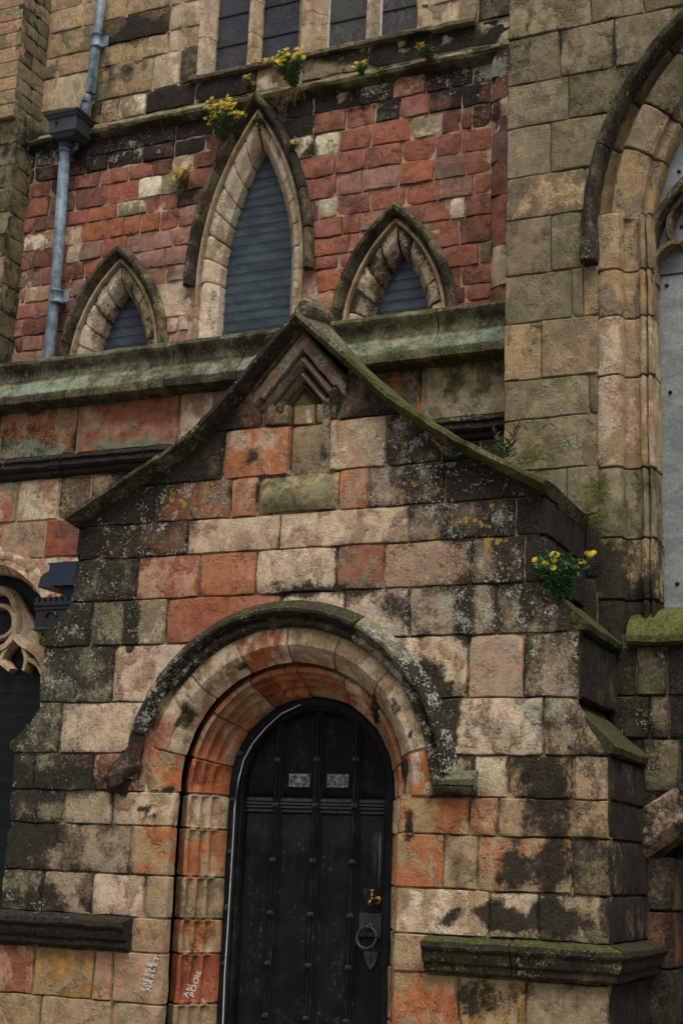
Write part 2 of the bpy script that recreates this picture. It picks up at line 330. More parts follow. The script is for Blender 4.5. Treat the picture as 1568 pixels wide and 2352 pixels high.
def loft(parent, name, fn, ss, prof, st, amp=.004, caps=True, closed=True, grain=7, mat=None, jit=.1, blots=True, smooth=True, tint=None):
    """fn(s,a,b) -> point; prof = list of (a,b)"""
    n = len(prof); V = []; sd = rnd.uniform(0, 50)
    for s in ss:
        for a, b in prof:
            p = np.array(fn(s, a, b), float)
            if amp: p = p+amp*np.array([nz(p[0]+sd, p[1], p[2], grain), nz(p[0], p[1]+sd, p[2], grain), nz(p[0], p[1], p[2]+sd, grain)])
            V.append(p)
    m = n if closed else n-1
    Fc = [(i*n+j, i*n+(j+1) % n, (i+1)*n+(j+1) % n, (i+1)*n+j) for i in range(len(ss)-1) for j in range(m)]
    if caps and closed: Fc += [tuple(range(n-1, -1, -1)), tuple(range((len(ss)-1)*n, len(ss)*n))]
    o = obj(name, V, Fc, mat or STONE, parent, smooth)
    if mat is None: paint(o, np.array(V), st, jit, blots, None if tint is None else ([tint[0](a, b) for s in ss for a, b in prof], tint[1]))
    me = o.data
    return o
def dens(prof, step=.02):
    out = []
    for i, p in enumerate(prof):
        q = prof[(i+1) % len(prof)]; L = math.hypot(q[0]-p[0], q[1]-p[1]); k = max(1, int(L/step))
        out += [(p[0]+(q[0]-p[0])*t/k, p[1]+(q[1]-p[1])*t/k) for t in range(k)]
    return out
def lin(a, b, step=.05):
    n = max(1, int(abs(b-a)/step)); return [a+(b-a)*i/n for i in range(n+1)]
def tube(path, r, sides=8, caps=True):
    V, Fc = [], []; path = [Vector(p) for p in path]; up = Vector((0, 0, 1))
    for i, p in enumerate(path):
        t = (path[min(i+1, len(path)-1)]-path[max(i-1, 0)]).normalized(); a = t.cross(up)
        if a.length < .05: a = t.cross(Vector((1, 0, 0)))
        a.normalize(); b = t.cross(a); rr = r[i] if isinstance(r, (list, tuple)) else r
        for k in range(sides): th = 2*math.pi*k/sides; V.append(p+a*math.cos(th)*rr+b*math.sin(th)*rr)
    for i in range(len(path)-1):
        for k in range(sides): k2 = (k+1) % sides; Fc.append((i*sides+k, i*sides+k2, (i+1)*sides+k2, (i+1)*sides+k))
    if caps: Fc += [tuple(range(sides-1, -1, -1)), tuple(range((len(path)-1)*sides, len(path)*sides))]
    return V, Fc
class MB:
    def __init__(s): s.v, s.f = [], []
    def add(s, V, Fc): n = len(s.v); s.v += [tuple(v) for v in V]; s.f += [tuple(i+n for i in f) for f in Fc]; return s
    def tube(s, path, r, sides=8): return s.add(*tube(path, r, sides))
    def box(s, lo, hi, bev=0.):
        x0, y0, z0 = lo; x1, y1, z1 = hi
        V = [(x, y, z) for x in (x0, x1) for y in (y0, y1) for z in (z0, z1)]
        return s.add(V, [(0, 1, 3, 2), (4, 6, 7, 5), (0, 4, 5, 1), (2, 3, 7, 6), (0, 2, 6, 4), (1, 5, 7, 3)])
    def lathe(s, c, prof, axis='y', sides=16):
        V, Fc = [], []; n = len(prof)
        for k in range(sides):
            th = 2*math.pi*k/sides; co, si = math.cos(th), math.sin(th)
            for r, h in prof:
                d = {'y': (r*co, h, r*si), 'z': (r*co, r*si, h), 'x': (h, r*co, r*si)}[axis]; V.append((c[0]+d[0], c[1]+d[1], c[2]+d[2]))
        for k in range(sides):
            k2 = (k+1) % sides
            for i in range(n-1): Fc.append((k*n+i, k*n+i+1, k2*n+i+1, k2*n+i))
        return s.add(V, Fc)
    def build(s, name, mat, parent=None, smooth=False): return obj(name, s.v, s.f, mat, parent, smooth)
def bevel(o, w=.004, seg=2):
    m = o.modifiers.new('bevel', 'BEVEL'); m.width = w; m.segments = seg; m.limit_method = 'ANGLE'; return o

# ------------------------------------------------------------------ ground
g = obj('ground', [(-80, -80, 0), (80, -80, 0), (80, 80, 0), (-80, 80, 0)], [(0, 1, 2, 3)], M['ground']); g['kind'] = 'structure'

# stains with a shape of their own (layout px, depth range of the wall they are on)
PO = (-.3, .75)
for b in [(1060, 1400, 26, 90, *PO, 's', .5), (1060, 1395, 20, 60, *PO, 'm', .5), (300, 1440, 16, 70, *PO, 's', .8), (345, 1450, 14, 40, *PO, 'm', .5),
          (1200, 2110, 200, 34, *PO, 's', .75), (1000, 2125, 60, 18, *PO, 's', .5), (1220, 1990, 80, 70, *PO, 's', .55), (1230, 1800, 55, 60, *PO, 's', .55), (1260, 1880, 60, 50, *PO, 's', .4),
          (1055, 1985, 28, 40, *PO, 'b', .8), (90, 2070, 120, 30, *PO, 's', .4), (60, 1940, 70, 60, *PO, 's', .5), (330, 1860, 20, 10, *PO, 's', .9), (345, 1875, 12, 14, *PO, 's', .6),
          (980, 1560, 55, 45, *PO, 's', .5), (1015, 1660, 30, 90, *PO, 's', .75), (900, 1400, 40, 40, *PO, 's', .35), (1020, 1740, 30, 40, *PO, 's', .6), (700, 1352, 130, 18, *PO, 's', .5),
          (630, 1330, 18, 12, *PO, 's', .5), (430, 1640, 26, 50, *PO, 's', .75), (560, 1535, 26, 12, *PO, 's', .5), (385, 1815, 14, 12, *PO, 's', .8), (1200, 1660, 40, 60, *PO, 'l', .4),
          (620, 1130, 80, 30, *PO, 's', .3), (565, 1035, 14, 40, *PO, 's', .35), (590, 1050, 12, 36, *PO, 's', .35), (545, 1010, 30, 25, *PO, 'c', .7), (610, 1010, 30, 25, *PO, 'c', .8), (780, 1200, 60, 25, *PO, 'l', .3), (1120, 2290, 90, 40, *PO, 's', .3),
          (130, 1800, 120, 40, *PO, 's', .3), (860, 1640, 10, 40, *PO, 's', .8), (905, 1620, 14, 26, *PO, 's', .6), (945, 1690, 8, 14, *PO, 's', .9), (940, 1890, 9, 40, *PO, 's', .9), (930, 1775, 8, 30, *PO, 's', .8),
          (920, 1545, 26, 20, *PO, 'r', .8), (340, 1690, 40, 70, *PO, 'r', .8), (330, 1660, 30, 40, *PO, 's', .35)]: BLOTS.append(b)
UP = (1.6, 2.3)                              # upper walls
for b in [(230, 345, 200, 34, *UP, 's', .45), (420, 300, 110, 36, *UP, 's', .45), (650, 270, 90, 34, *UP, 's', .45), (790, 225, 120, 30, *UP, 's', .45), (1010, 185, 130, 40, *UP, 's', .45), (700, 320, 40, 40, *UP, 's', .45),
          (1090, 160, 60, 26, *UP, 'l', .5), (850, 205, 60, 18, *UP, 'l', .4), (1140, 200, 30, 60, *UP, 'l', .4), (1100, 260, 70, 40, *UP, 's', .35), (330, 340, 90, 16, *UP, 'l', .4), (120, 360, 60, 20, *UP, 'l', .3),
          (430, 430, 40, 24, *UP, 's', .5), (400, 690, 34, 60, *UP, 'c', .8), (430, 640, 26, 40, *UP, 'w', .6), (75, 300, 30, 40, *UP, 's', .5), (380, 230, 40, 20, *UP, 's', .9), (860, 138, 110, 26, *UP, 's', .6), (1100, 90, 60, 34, *UP, 's', .9), (985, 100, 70, 26, *UP, 's', .7),
          (500, 215, 60, 22, *UP, 's', .9), (260, 130, 60, 60, *UP, 's', .35), (330, 70, 60, 40, *UP, 's', .4)]: BLOTS.append(b)
RWY = (.7, 1.25)
for b in [(1230, 1040, 70, 60, *RWY, 'm', .5), (1340, 1130, 60, 90, *RWY, 'm', .5), (1400, 1150, 60, 80, *RWY, 'm', .55), (1300, 1010, 40, 30, *RWY, 'l', .4), (1330, 1110, 60, 60, *RWY, 'l', .4), (1400, 1320, 60, 70, *RWY, 's', .5), (1340, 1290, 30, 70, *RWY, 's', .9),
          (1430, 1370, 90, 40, *RWY, 's', .7), (1380, 1480, 40, 70, *RWY, 's', .9), (1470, 230, 50, 110, *RWY, 'y', .2), (1190, 100, 40, 120, *RWY, 's', .15), (1290, 560, 30, 40, *RWY, 'm', .55), (1540, 60, 60, 60, *RWY, 'm', .4), (1480, 1580, 80, 80, *RWY, 'm', .4)]: BLOTS.append(b)
AW = (1.0, 1.5)
for b in [(60, 1030, 130, 26, *AW, 'v', .9), (300, 1018, 140, 16, *AW, 'v', .9), (290, 985, 130, 16, *AW, 'p', .8), (210, 960, 20, 30, *AW, 'c', .6), (60, 985, 90, 18, *AW, 'm', .3), (330, 1000, 70, 18, *AW, 'l', .5), (1060, 860, 70, 60, *AW, 'm', .35), (1060, 940, 90, 30, *AW, 'l', .4), (1140, 830, 30, 40, *AW, 'm', .6), (300, 1120, 60, 60, *AW, 's', .4)]: BLOTS.append(b)

# ================================================================== PORCH
porch = thing('stone_porch', 'gabled sandstone porch with round arched doorway, stepped sides and mossy coping', 'porch', (-.2, 0, 0))
porch_origin = np.array([-.2, 0, 0])
class Root:                                   # children keep world coordinates: undo the root's offset
    pass
porch.location = (0, 0, 0)
CX, ZC = -.2, 2.08
COPE = [(0, 5.22), (.30, 4.90), (.62, 4.56), (.76, 4.435), (.95, 4.315), (1.30, 4.13), (1.74, 3.895)]
COPER = [(0, 5.22), (.28, 4.96), (.51, 4.74), (.70, 4.555), (.975, 4.355), (1.184, 4.215), (1.415, 4.085), (1.74, 3.905)]
def cope_z(x):
    d = abs(x-CX); cp = COPER if x > CX else COPE
    for (a, za), (b, zb) in zip(cp, cp[1:]):
        if d <= b: return za+(zb-za)*(d-a)/(b-a)
    return COPE[-1][1]
def side_x(z, s):
    pts = [(0, 2.075), (2.268, 2.075), (2.32, 2.09), (2.60, 1.87), (2.61, 1.905), (3.0, 1.905), (3.05, 1.93), (3.305, 1.70), (5.5, 1.70)]
    for (a, xa), (b, xb) in zip(pts, pts[1:]):
        if z <= b: return CX+s*(xa+(xb-xa)*(z-a)/(b-a))
    return CX+s*1.70
def in_arch(x, z, r):
    return (abs(x-CX) < r) if z < ZC else math.hypot(x-CX, z-ZC) < r
def push_porch(p):
    x, y, z = p
    # keep clear of the arch rings (edge hidden under the hood) and of the coping
    if z > 2.03 and in_arch(x, z, 1.06):
        if z < ZC: x = CX+math.copysign(1.06, x-CX)
        else:
            r = math.hypot(x-CX, z-ZC)+1e-6; x = CX+(x-CX)/r*1.06; z = ZC+(z-ZC)/r*1.06
    zm = cope_z(x)-.045
    if z > zm: z = zm
    return np.array([x, y, z])
PF = front(0.0)
bed(porch, .020, -2.5, 2.0, 0, 5.2, lambda x, z: side_x(z, -1)+.03 < x < side_x(z, 1)-.03 and z < cope_z(x)-.055 and not in_arch(x, z, .93 if z > 2.0 else .86) and not (abs(x-CX) < .33 and z > 4.60) and not (abs(x-CX) < .18 and z > 4.12), 'q/e s5')
# rows: z bottom, z top, [(px0, px1, style)]
ROWS = [
 (4.11, 4.455, [(300, 512, 'b s10 l1'), (514, 661, 'o/p s2'), (768, 886, 'p/c l5 s3'), (888, 1010, 'q/b s8 l6'), (1012, 1130, 'b s10')]),
 (3.84, 4.11, [(190, 355, 'b s10 l4'), (357, 528, 'r/q s6 l6 y6'), (530, 590, 'o/p'), (778, 845, 'p/o l3'), (847, 1020, 'q/b s7 l7 y4'), (1022, 1300, 'b s10 l4')]),
 (3.60, 3.84, [(170, 232, 'b s10 l1'), (234, 430, 'b/r s7 l6 y3'), (432, 641, 'c/q s1'), (643, 936, 'c/q s2 l3 m1'), (938, 1181, 'q/b s7 l6 y4'), (1183, 1275, 'b s10')]),
 (3.305, 3.60, [(160, 314, 'g/b s7 l5'), (316, 456, 'p/r s1'), (458, 586, 'o/O'), (588, 770, 'c/m'), (772, 880, 'r/b s3 y2'), (882, 1081, 'q/p s3 l3'), (1083, 1200, 'q/b s6 l6 y5'), (1202, 1262, 'b s9 l1')]),
 (2.995, 3.305, [(80, 209, 'g/b s8 l5'), (211, 380, 'g/c s5 l4 m2'), (382, 640, 'r/O s1'), (642, 789, 'c s3 l3'), (791, 938, 'c/q l7 s4 m1'), (940, 1140, 'q s5 l8 m2'), (1142, 1345, 'q/b s7 l6')]),
 (2.61, 2.995, [(80, 258, 'g/b s7 l5'), (260, 480, 'c/p s1'), (860, 1073, 'c/t s3'), (1075, 1201, 'q/p l5 s1'), (1203, 1345, 'q/b s6 l6')]),
 (2.268, 2.61, [(5, 138, 'g/q s6 l7'), (140, 380, 'c/m l3 s2'), (980, 1246, 'c/q l5 s4 m1'), (1248, 1410, 'q/b s6 l6')]),
 (2.02, 2.268, [(10, 78, 'g/b s7 l2'), (80, 213, 'g/b s6 m1 l3'), (215, 330, 'p/r s5'), (985, 1085, 't s6 l2'), (1087, 1165, 'c/q s1'), (1167, 1316, 't/b s5'), (1318, 1400, 't/e s3')]),
 (1.80, 2.02, [(5, 145, 'g/b s6 l2'), (147, 255, 'q/c s2 l2 m1'), (1077, 1142, 't/r s2 m1'), (1144, 1400, 't/b s4')]),
 (1.49, 1.80, [(0, 298, 'q/b s5'), (1018, 1096, 't/e s1'), (1098, 1311, 't/o s3'), (1313, 1400, 'b/e s6 m1')]),
 (1.225, 1.49, [(-10, 95, 'g s5 l5'), (97, 208, 'q/u s4 l3'), (210, 330, 'c/q s1'), (1122, 1235, 'c/t s2'), (1237, 1400, 'q/e s4 m2')]),
 (.70, 1.01, [(-20, 75, 'p/r'), (77, 214, 'y/t s2'), (216, 256, 'p/t'), (1052, 1205, 't/y s4'), (1207, 1410, 'q/e s2')]),
 (.40, .70, [(-20, 90, 't'), (92, 250, 'q/t'), (1052, 1205, 't/q s3'), (1207, 1410, 'q s2')]),
 (.0, .40, [(-20, 120, 't'), (122, 250, 'q/t'), (1052, 1205, 't/q s3'), (1207, 1410, 'q s2')])]
for zb, zt, stones in ROWS:
    for a, b, st in stones:
        for q in (.2, .5, .8): FIELD.append((xat(a+(b-a)*q, (zb+zt)/2, 0), (zb+zt)/2, style(st, 0, random.Random(0))[2], style(st, 0, random.Random(0))[0]))
for zb, zt, stones in ROWS:
    zm = (zb+zt)/2
    for i, (a, b, st) in enumerate(stones):
        x0, x1 = xat(a, zm, 0), xat(b, zm, 0)
        L0, L1 = side_x(zb+.01, -1), side_x(zt-.01, -1); R0, R1 = side_x(zb+.01, 1), side_x(zt-.01, 1)
        xa, xb, xc, xd = x0, x1, x1, x0
        if i == 0 and x0 < -1.6: xa, xd = L0, L1
        if i == len(stones)-1 and x1 > 1.3: xb, xc = R0, R1
        quad(porch, PF, [(xa, zb), (xb, zb), (xc, zt), (xd, zt)], st, push=push_porch, rough=.010, bulge=.002, off=rnd.uniform(-.006, .004), sink=.016, gap=.003, edge=.006, warp=.009)
# gable top slabs beside the canopy
def xq(px, py): return at(px, py, 0)
rectz = lambda a, b, z0, z1, st, **k: rect(porch, PF, xat(a, (z0+z1)/2, 0), xat(b, (z0+z1)/2, 0), z0, z1, st, push=push_porch, rough=.006, **k)
rectz(440, 604, 4.455, 4.78, 'b s10 l1'); rectz(780, 960, 4.455, 4.78, 'b s10'); 
rectz(606, 664, 4.455, 4.60, 'g s8 l4 m2', bulge=.02); rectz(757, 777, 4.455, 4.64, 'g s7 l4', bulge=.02)
# niche: light stones at the head, mossy back stone, engaged roll, worn sill
NB = front(.035)
for a, b, st in ((666, 716, 'g/c l10 m3 s2'), (718, 762, 'g/c l8 s2 m2')): rect(porch, NB, xat(a, 4.54, 0), xat(b, 4.54, 0), 4.455, 4.60, st, rough=.008)
rect(porch, NB, xat(663, 4.28, 0), xat(762, 4.28, 0), 4.11, 4.455, 'g/e s3 m5', rough=.008)
xr = xat(767, 4.28, 0)
loft(porch, 'niche_shaft', lambda s, a, b: (xr+a, .01+b, s), lin(4.12, 4.45), [(.03*math.cos(t*math.pi/6), .03*math.sin(t*math.pi/6)) for t in range(12)], 'p/c s4 l4')
sx0, sx1 = xat(592, 3.98, 0), xat(777, 3.98, 0)
def sill_surf(u, v):
    x = sx0+(sx1-sx0)*u; k = math.sin(math.pi*u)**.5
    return np.array([x, -.045*k*math.sin(math.pi*min(1, .15+v*.95))+.004, 3.85+.25*v])
patch(porch, 'niche_sill', sill_surf, np.linspace(0, 1, 14), np.linspace(0, 1, 9), 'g/t s1 m5', rough=.012)
# canopy of nested chevron mouldings
cx0, cz0 = CX-.005, 5.14
m = MB(); m.box((CX-.36, .18, 4.05), (CX+.36, .2, 4.80)); m.box((CX-.16, .18, 4.80), (CX+.16, .2, 5.0)); m.build('mortar_core', M['lead'], porch)
def chev(s, a, b):
    h = abs(s); sg = 1 if s > 0 else -1
    return np.array([cx0+sg*h*.70, b, cz0-h*.80-a*.98])
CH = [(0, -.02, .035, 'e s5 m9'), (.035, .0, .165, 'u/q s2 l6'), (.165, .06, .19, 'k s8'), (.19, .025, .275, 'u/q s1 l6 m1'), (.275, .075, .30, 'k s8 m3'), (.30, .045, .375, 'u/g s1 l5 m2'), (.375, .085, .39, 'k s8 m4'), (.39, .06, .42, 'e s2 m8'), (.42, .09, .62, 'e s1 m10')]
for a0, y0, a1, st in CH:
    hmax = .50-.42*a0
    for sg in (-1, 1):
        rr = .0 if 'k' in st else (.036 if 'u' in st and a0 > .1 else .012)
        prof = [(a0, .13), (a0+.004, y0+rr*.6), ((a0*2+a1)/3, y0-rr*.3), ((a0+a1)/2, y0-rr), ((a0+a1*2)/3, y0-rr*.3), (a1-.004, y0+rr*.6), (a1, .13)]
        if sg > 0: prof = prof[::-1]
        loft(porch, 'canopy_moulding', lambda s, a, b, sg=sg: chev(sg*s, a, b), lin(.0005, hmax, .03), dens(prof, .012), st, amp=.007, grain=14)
for px, py, sz, st in ((646, 940, .05, 'g s7 m4 l2'), (768, 922, .05, 'g s7 l3 m3')):     # worn label stops of the canopy
    bx, bz = at(px, py, 0)
    def lump(u, v, bx=bx, bz=bz, sz=sz):
        th = u*math.pi; ph = v*2*math.pi
        return np.array([bx+sz*math.sin(th)*math.cos(ph)*.8, -.0-sz*.45*math.sin(th)*math.sin(ph), bz+sz*1.35*math.cos(th)])
    patch(porch, 'canopy_stop', lump, np.linspace(0.02, .98, 10), np.linspace(0, 1, 15), st, sink=0, depth=.01, rough=.02, grain=12)

# ---- arch rings and jambs
def pline(pr):
    pr = np.array(pr, float)
    def f(u):
        i = min(int(u), len(pr)-2); t = u-i; return pr[i]*(1-t)+pr[i+1]*t
    return f, len(pr)-1
OUT_ARCH = [(1.005, 0), (.99, 0), (.95, -.002), (.91, 0), (.888, .0), (.88, .006), (.835, .055), (.795, .098), (.788, .108), (.80, .125), (.84, .15), (.865, .21)]
def flutes():
    A = [(.735, .15), (.700, .22), (.662, .295), (.624, .362)]; pts = [(.86, .25), (.79, .19), (.762, .155)]
    nrm = (.21/.239, .115/.239)
    for (r0, y0), (r1, y1) in zip(A, A[1:]):
        for t, d in ((.06, 0), (.2, .018), (.4, .030), (.6, .032), (.8, .021), (.94, 0)): pts.append((r0+(r1-r0)*t+nrm[0]*d, y0+(y1-y0)*t+nrm[1]*d))
    return pts+[(.612, .375), (.602, .395), (.600, .47)]
INN = flutes()
_FL = [(.86, .25), (.79, .19), (.762, .155)]
for (r0, y0), (r1, y1) in zip([(.735, .15), (.700, .22), (.662, .295)], [(.700, .22), (.662, .295), (.624, .362)]):
    for t in (.06, .2, .4, .6, .8, .94): _FL.append((r0+(r1-r0)*t, y0+(y1-y0)*t))
_FL += [(.612, .375), (.602, .395), (.600, .47)]
FLAT, _ = pline(_FL)
def arcp(th, r, y):
    if th < 0: return np.array([CX+r, y, ZC+th])
    if th > math.pi: return np.array([CX-r, y, ZC-(th-math.pi)])
    return np.array([CX+r*math.cos(th), y, ZC+r*math.sin(th)])
def ring(name, prof, joints, styles, gap, core, **kw):
    f, n = pline(prof)
    for (t0, t1), st in zip(zip(joints, joints[1:]), styles):
        g_ = gap/prof[0][0]
        vs = grid(t1-g_, t0+g_, .05, .006); us = np.linspace(0, n, n+1)
        va, vb = min(vs), max(vs)
        def sf(u, v, va=va, vb=vb):
            r, y = f(u)
            if prof is INN:
                k = min(1, max(0, min(v-va, vb-v)*.7/.055)); k = k*k*(3-2*k); r0, y0 = FLAT(u); r, y = r0+(r-r0)*k, y0+(y-y0)*k
            return arcp(v, r, y)
        patch(porch, name, sf, us, vs, st, uedge=(True, False), rough=.008, depth=.05, off=rnd.uniform(-.004, .004), **kw)
    patch(porch, 'mortar_core', lambda u, v: arcp(v, *f(u)), np.linspace(0, n, n+1), np.linspace(joints[-1], joints[0], 60), core, uedge=(False, False), vedge=(False, False), off=-.014, rough=.002, depth=.02)
def ang(px, py, Y):
    x, z = at(px, py, Y); return math.atan2(z-ZC, x-CX)
jo = [-.06, ang(955, 1725, 0), ang(870, 1565, 0), ang(775, 1490, .02), ang(663, 1465, .02), ang(552, 1500, .02), ang(460, 1573, .02), ang(377, 1725, 0), math.pi+.06]
ring('voussoir', OUT_ARCH, jo, ['o/c s1', 'c/t s1', 'c/t s0', 't/c s1', 'o/c s1', 'c/t s1', 'c/p s1', 'o/t s1'], .005, 'c/q s3')
ji = [-.06, ang(905, 1765, .25), ang(855, 1655, .25), ang(793, 1588, .25), ang(697, 1556, .25), ang(595, 1585, .25), ang(528, 1660, .25), ang(490, 1752, .25), math.pi+.06]
ring('inner_voussoir', INN, ji, ['o/p', 'o/t', 'o/c', 'o/t s1', 'o/r s1', 'o/t s1', 'o/p s1', 'o/r'], .005, 'q/o s4')
# jamb stones, course by course: z0, z1, left outer start px, style, left inner style, right outer end px, style, right inner style
JR = [(1.80, 2.02, 257, 'c/t s1', 'c/t s1', 1075, 't/o s1', 't/c'), (1.49, 1.80, 300, 't/o', 'o/t s1', 1016, 'o/t', 'o/t'), (1.225, 1.49, 332, 't/q s1', 't/e s1', 1120, 't/c', 't/p'),
      (1.01, 1.225, 293, 'p/t', 't/o s1', 985, 't/p', 't/e'), (.70, 1.01, 258, 't/p', 'r/o s1', 1050, 't/o', 'r/t'), (.40, .70, 252, 't/q', 'q/t s1', 1050, 't', 't/r'), (0, .40, 252, 't', 'q', 1050, 't', 't')]
fi, ni = pline(INN)
for z0, z1, pl_, sl, sil, prr, sr, sir in JR:
    zm = (z0+z1)/2; vs = grid(z0+.004, z1-.004, .05, .006)
    rl = CX-xat(pl_, zm, 0); rr = xat(prr, zm, 0)-CX
    for sg, r0, st, sti in ((-1, rl, sl, sil), (1, rr, sr, sir)):
        po = [(r0-.005, 0), (r0-.02, 0)]+[(r0-.02-(r0-.02-.81)*t, 0) for t in np.linspace(.1, 1, max(3, int((r0-.83)/.05)))]+[(.797, .004), (.786, .014), (.779, .034), (.778, .08), (.80, .11), (.85, .20)]
        fo, no = pline(po)
        v2 = vs if sg < 0 else vs[::-1]
        patch(porch, 'jamb_stone', lambda u, v: np.array([CX+sg*fo(u)[0], fo(u)[1], v]), np.arange(no+1), v2, st, uedge=(True, False), rough=.008, depth=.05, off=rnd.uniform(-.004, .003))
        def jf(u, v):
            k = min(1, max(0, min(v-z0, z1-v)/.028)); k = k*k*(3-2*k); r, y = fi(u); r0_, y0_ = FLAT(u); return np.array([CX+sg*(r0_+(r-r0_)*k), y0_+(y-y0_)*k, v])
        patch(porch, 'fluted_jamb_stone', jf, np.arange(ni+1), v2, sti, uedge=(False, False), rough=.006, depth=.05, off=rnd.uniform(-.003, .003))
for sg in (-1, 1):
    vv = np.linspace(0, 2.03, 40); vv = vv if sg < 0 else vv[::-1]
    fo, no = pline([(.9, .0), (.80, .0), (.777, .03), (.79, .10), (.85, .20)])
    patch(porch, 'mortar_core', lambda u, v: np.array([CX+sg*fo(u)[0], fo(u)[1], v]), np.arange(no+1), vv, 'q/c s5', uedge=(False, False), vedge=(False, False), off=-.014, rough=.002, depth=.02)
    patch(porch, 'mortar_core', lambda u, v: np.array([CX+sg*fi(u)[0], fi(u)[1], v]), np.arange(ni+1), vv, 'q/c s6', uedge=(False, False), vedge=(False, False), off=-.014, rough=.002, depth=.02)
# hood mould
HOOD = [(1.0, .03), (1.0, -.025), (1.012, -.045), (1.03, -.052), (1.045, -.045), (1.055, -.028), (1.068, -.03), (1.078, -.075), (1.09, -.098), (1.108, -.10), (1.14, -.065), (1.175, -.012), (1.175, .03)]
HOODB = [(1.06, .03), (1.06, -.02), (1.085, -.035), (1.10, -.055), (1.125, -.06), (1.15, -.045), (1.18, -.01), (1.18, .03)]
HS = [(4, 33, HOOD, 'e s9 l6 m1'), (33.3, 63, HOOD, 'g s6 l7 m2'), (63.3, 88, HOOD, 'e s8 m5 l2'), (88.3, 118, HOOD, 'e s8 l4 m5'), (118.3, 142, HOOD, 'e/b s8 l6 m4'), (142.3, 163, HOODB, 'e s9 l7 m1'), (163.2, 179, [(r-.0, y*.75) for r, y in HOODB], 'd/e s7 l5')]
for a, b, pr, st in HS:
    a, b = math.radians(a), math.radians(b)
    loft(porch, 'hood_stone', lambda s, r, y: arcp(s, r, y), lin(a, b, .035), dens(pr, .015), st, amp=.007, grain=11)
# right hood stop: moulded block with a cap
sxa, sxb = xat(992, 2.1, -.1), xat(1085, 2.1, -.1)
loft(porch, 'hood_stop', lambda s, a, b: (s, -a, b), lin(sxa, sxb, .03), dens([(0, 2.035), (.03, 2.04), (.075, 2.062), (.085, 2.075), (.07, 2.082), (.088, 2.088), (.095, 2.12), (.07, 2.15), (.03, 2.175), (0, 2.18)], .015), 'g s6 l5 m4', amp=.008, grain=13)
loft(porch, 'hood_stone', lambda s, a, b: (CX+a, b, s), lin(2.13, ZC+.09, .03)+[ZC+.15], dens([(1.0, .03), (1.0, -.03), (1.04, -.05), (1.08, -.085), (1.11, -.09), (1.15, -.04), (1.16, .03)], .015), 'g s6 l5', amp=.006)
# left hood stop: weathered lump
lx, lz = at(272, 1775, -.06)
def lump2(u, v):
    th = u*math.pi; ph = v*2*math.pi
    return np.array([lx+.125*math.sin(th)*math.cos(ph), -.0-.10*math.sin(th)*math.sin(ph), lz+.115*math.cos(th)+.03*math.sin(th)*math.cos(ph)])
patch(porch, 'hood_stop', lump2, np.linspace(.03, .97, 12), np.linspace(0, 1, 18), 'b/r s7', sink=0, depth=.01, rough=.045, grain=9)

# ---- coping: each stone a part
def cope_path(sg, n=64):
    pts = [(CX+sg*d, z) for d, z in (COPER if sg > 0 else COPE)]; P = []
    for (x0, z0), (x1, z1) in zip(pts, pts[1:]):
        k = 6
        for t in range(k): P.append((x0+(x1-x0)*t/k, z0+(z1-z0)*t/k))
    P.append(pts[-1]); return P
for sg in (-1, 1):
    P = cope_path(sg); n = len(P); Nrm = []
    for i in range(n):
        a, b = P[max(0, i-3)], P[min(n-1, i+3)]; tx, tz = b[0]-a[0], b[1]-a[1]; L = math.hypot(tx, tz); nx, nzz = -tz/L*sg, tx/L*sg
        if nzz < 0: nx, nzz = -nx, -nzz
        Nrm.append((nx, nzz))
    Nrm[0] = (0, 1.35)
    def cf(s, a, b):
        i = min(int(s), n-2); t = s-i; x = P[i][0]*(1-t)+P[i+1][0]*t; z = P[i][1]*(1-t)+P[i+1][1]*t
        nx = Nrm[i][0]*(1-t)+Nrm[i+1][0]*t; nn = Nrm[i][1]*(1-t)+Nrm[i+1][1]*t
        if a > 0: a = a*(1+5*max(0, 1-s/9))
        return (x+nx*a, b, z+nn*a)
    PRF = [(-.068, .03), (-.064, -.02), (-.052, -.06), (-.040, -.10), (-.034, -.125), (-.029, -.134), (-.003, -.134), (0, -.128), (.006, -.06), (.012, .02), (.014, .10), (.010, .26), (-.068, .28)]
    if sg < 0: PRF = PRF[::-1]
    cuts = [0, 8.1, 18.4, 31.2, n-1] if sg > 0 else [0, 9, 17, 27, n-1]
    sts = ['g/q s6 l5 m4', 'e s5 m10 l2', 'e s5 m10 l1', 'g s6 m9 l2'] if sg > 0 else ['g s8 l3 m4', 'g s8 l4 m4', 'g s7 l5 m5', 'g s7 l4 m6']
    for i, (a, b) in enumerate(zip(cuts, cuts[1:])):
        loft(porch, 'coping_stone', cf, lin(a+(.06 if i else .0), b-.06 if b < n-1 else b, .5), dens(PRF, .02), sts[i], amp=.006, grain=9)
    # roof slab behind the coping
    loft(porch, 'roof_slab', cf, lin(0, n-1, 2), [(-.08, .27), (-.08, 1.32), (.0, 1.32), (.0, .27)], 'g s6 m6', amp=.008)
# saddle stone at the apex
def saddle(u, v):
    th = u*math.pi; ph = v*2*math.pi; cxx = CX+.045
    return np.array([cxx+.125*math.sin(th)*math.cos(ph), .03-.17*math.cos(th), 5.225+.095*math.sin(th)*math.sin(ph)])
patch(porch, 'saddle_stone', saddle, np.linspace(.0, 1, 14), np.linspace(0, 1, 17), 'g/q s5 l5 m4', sink=0, depth=.01, rough=.04, grain=8)

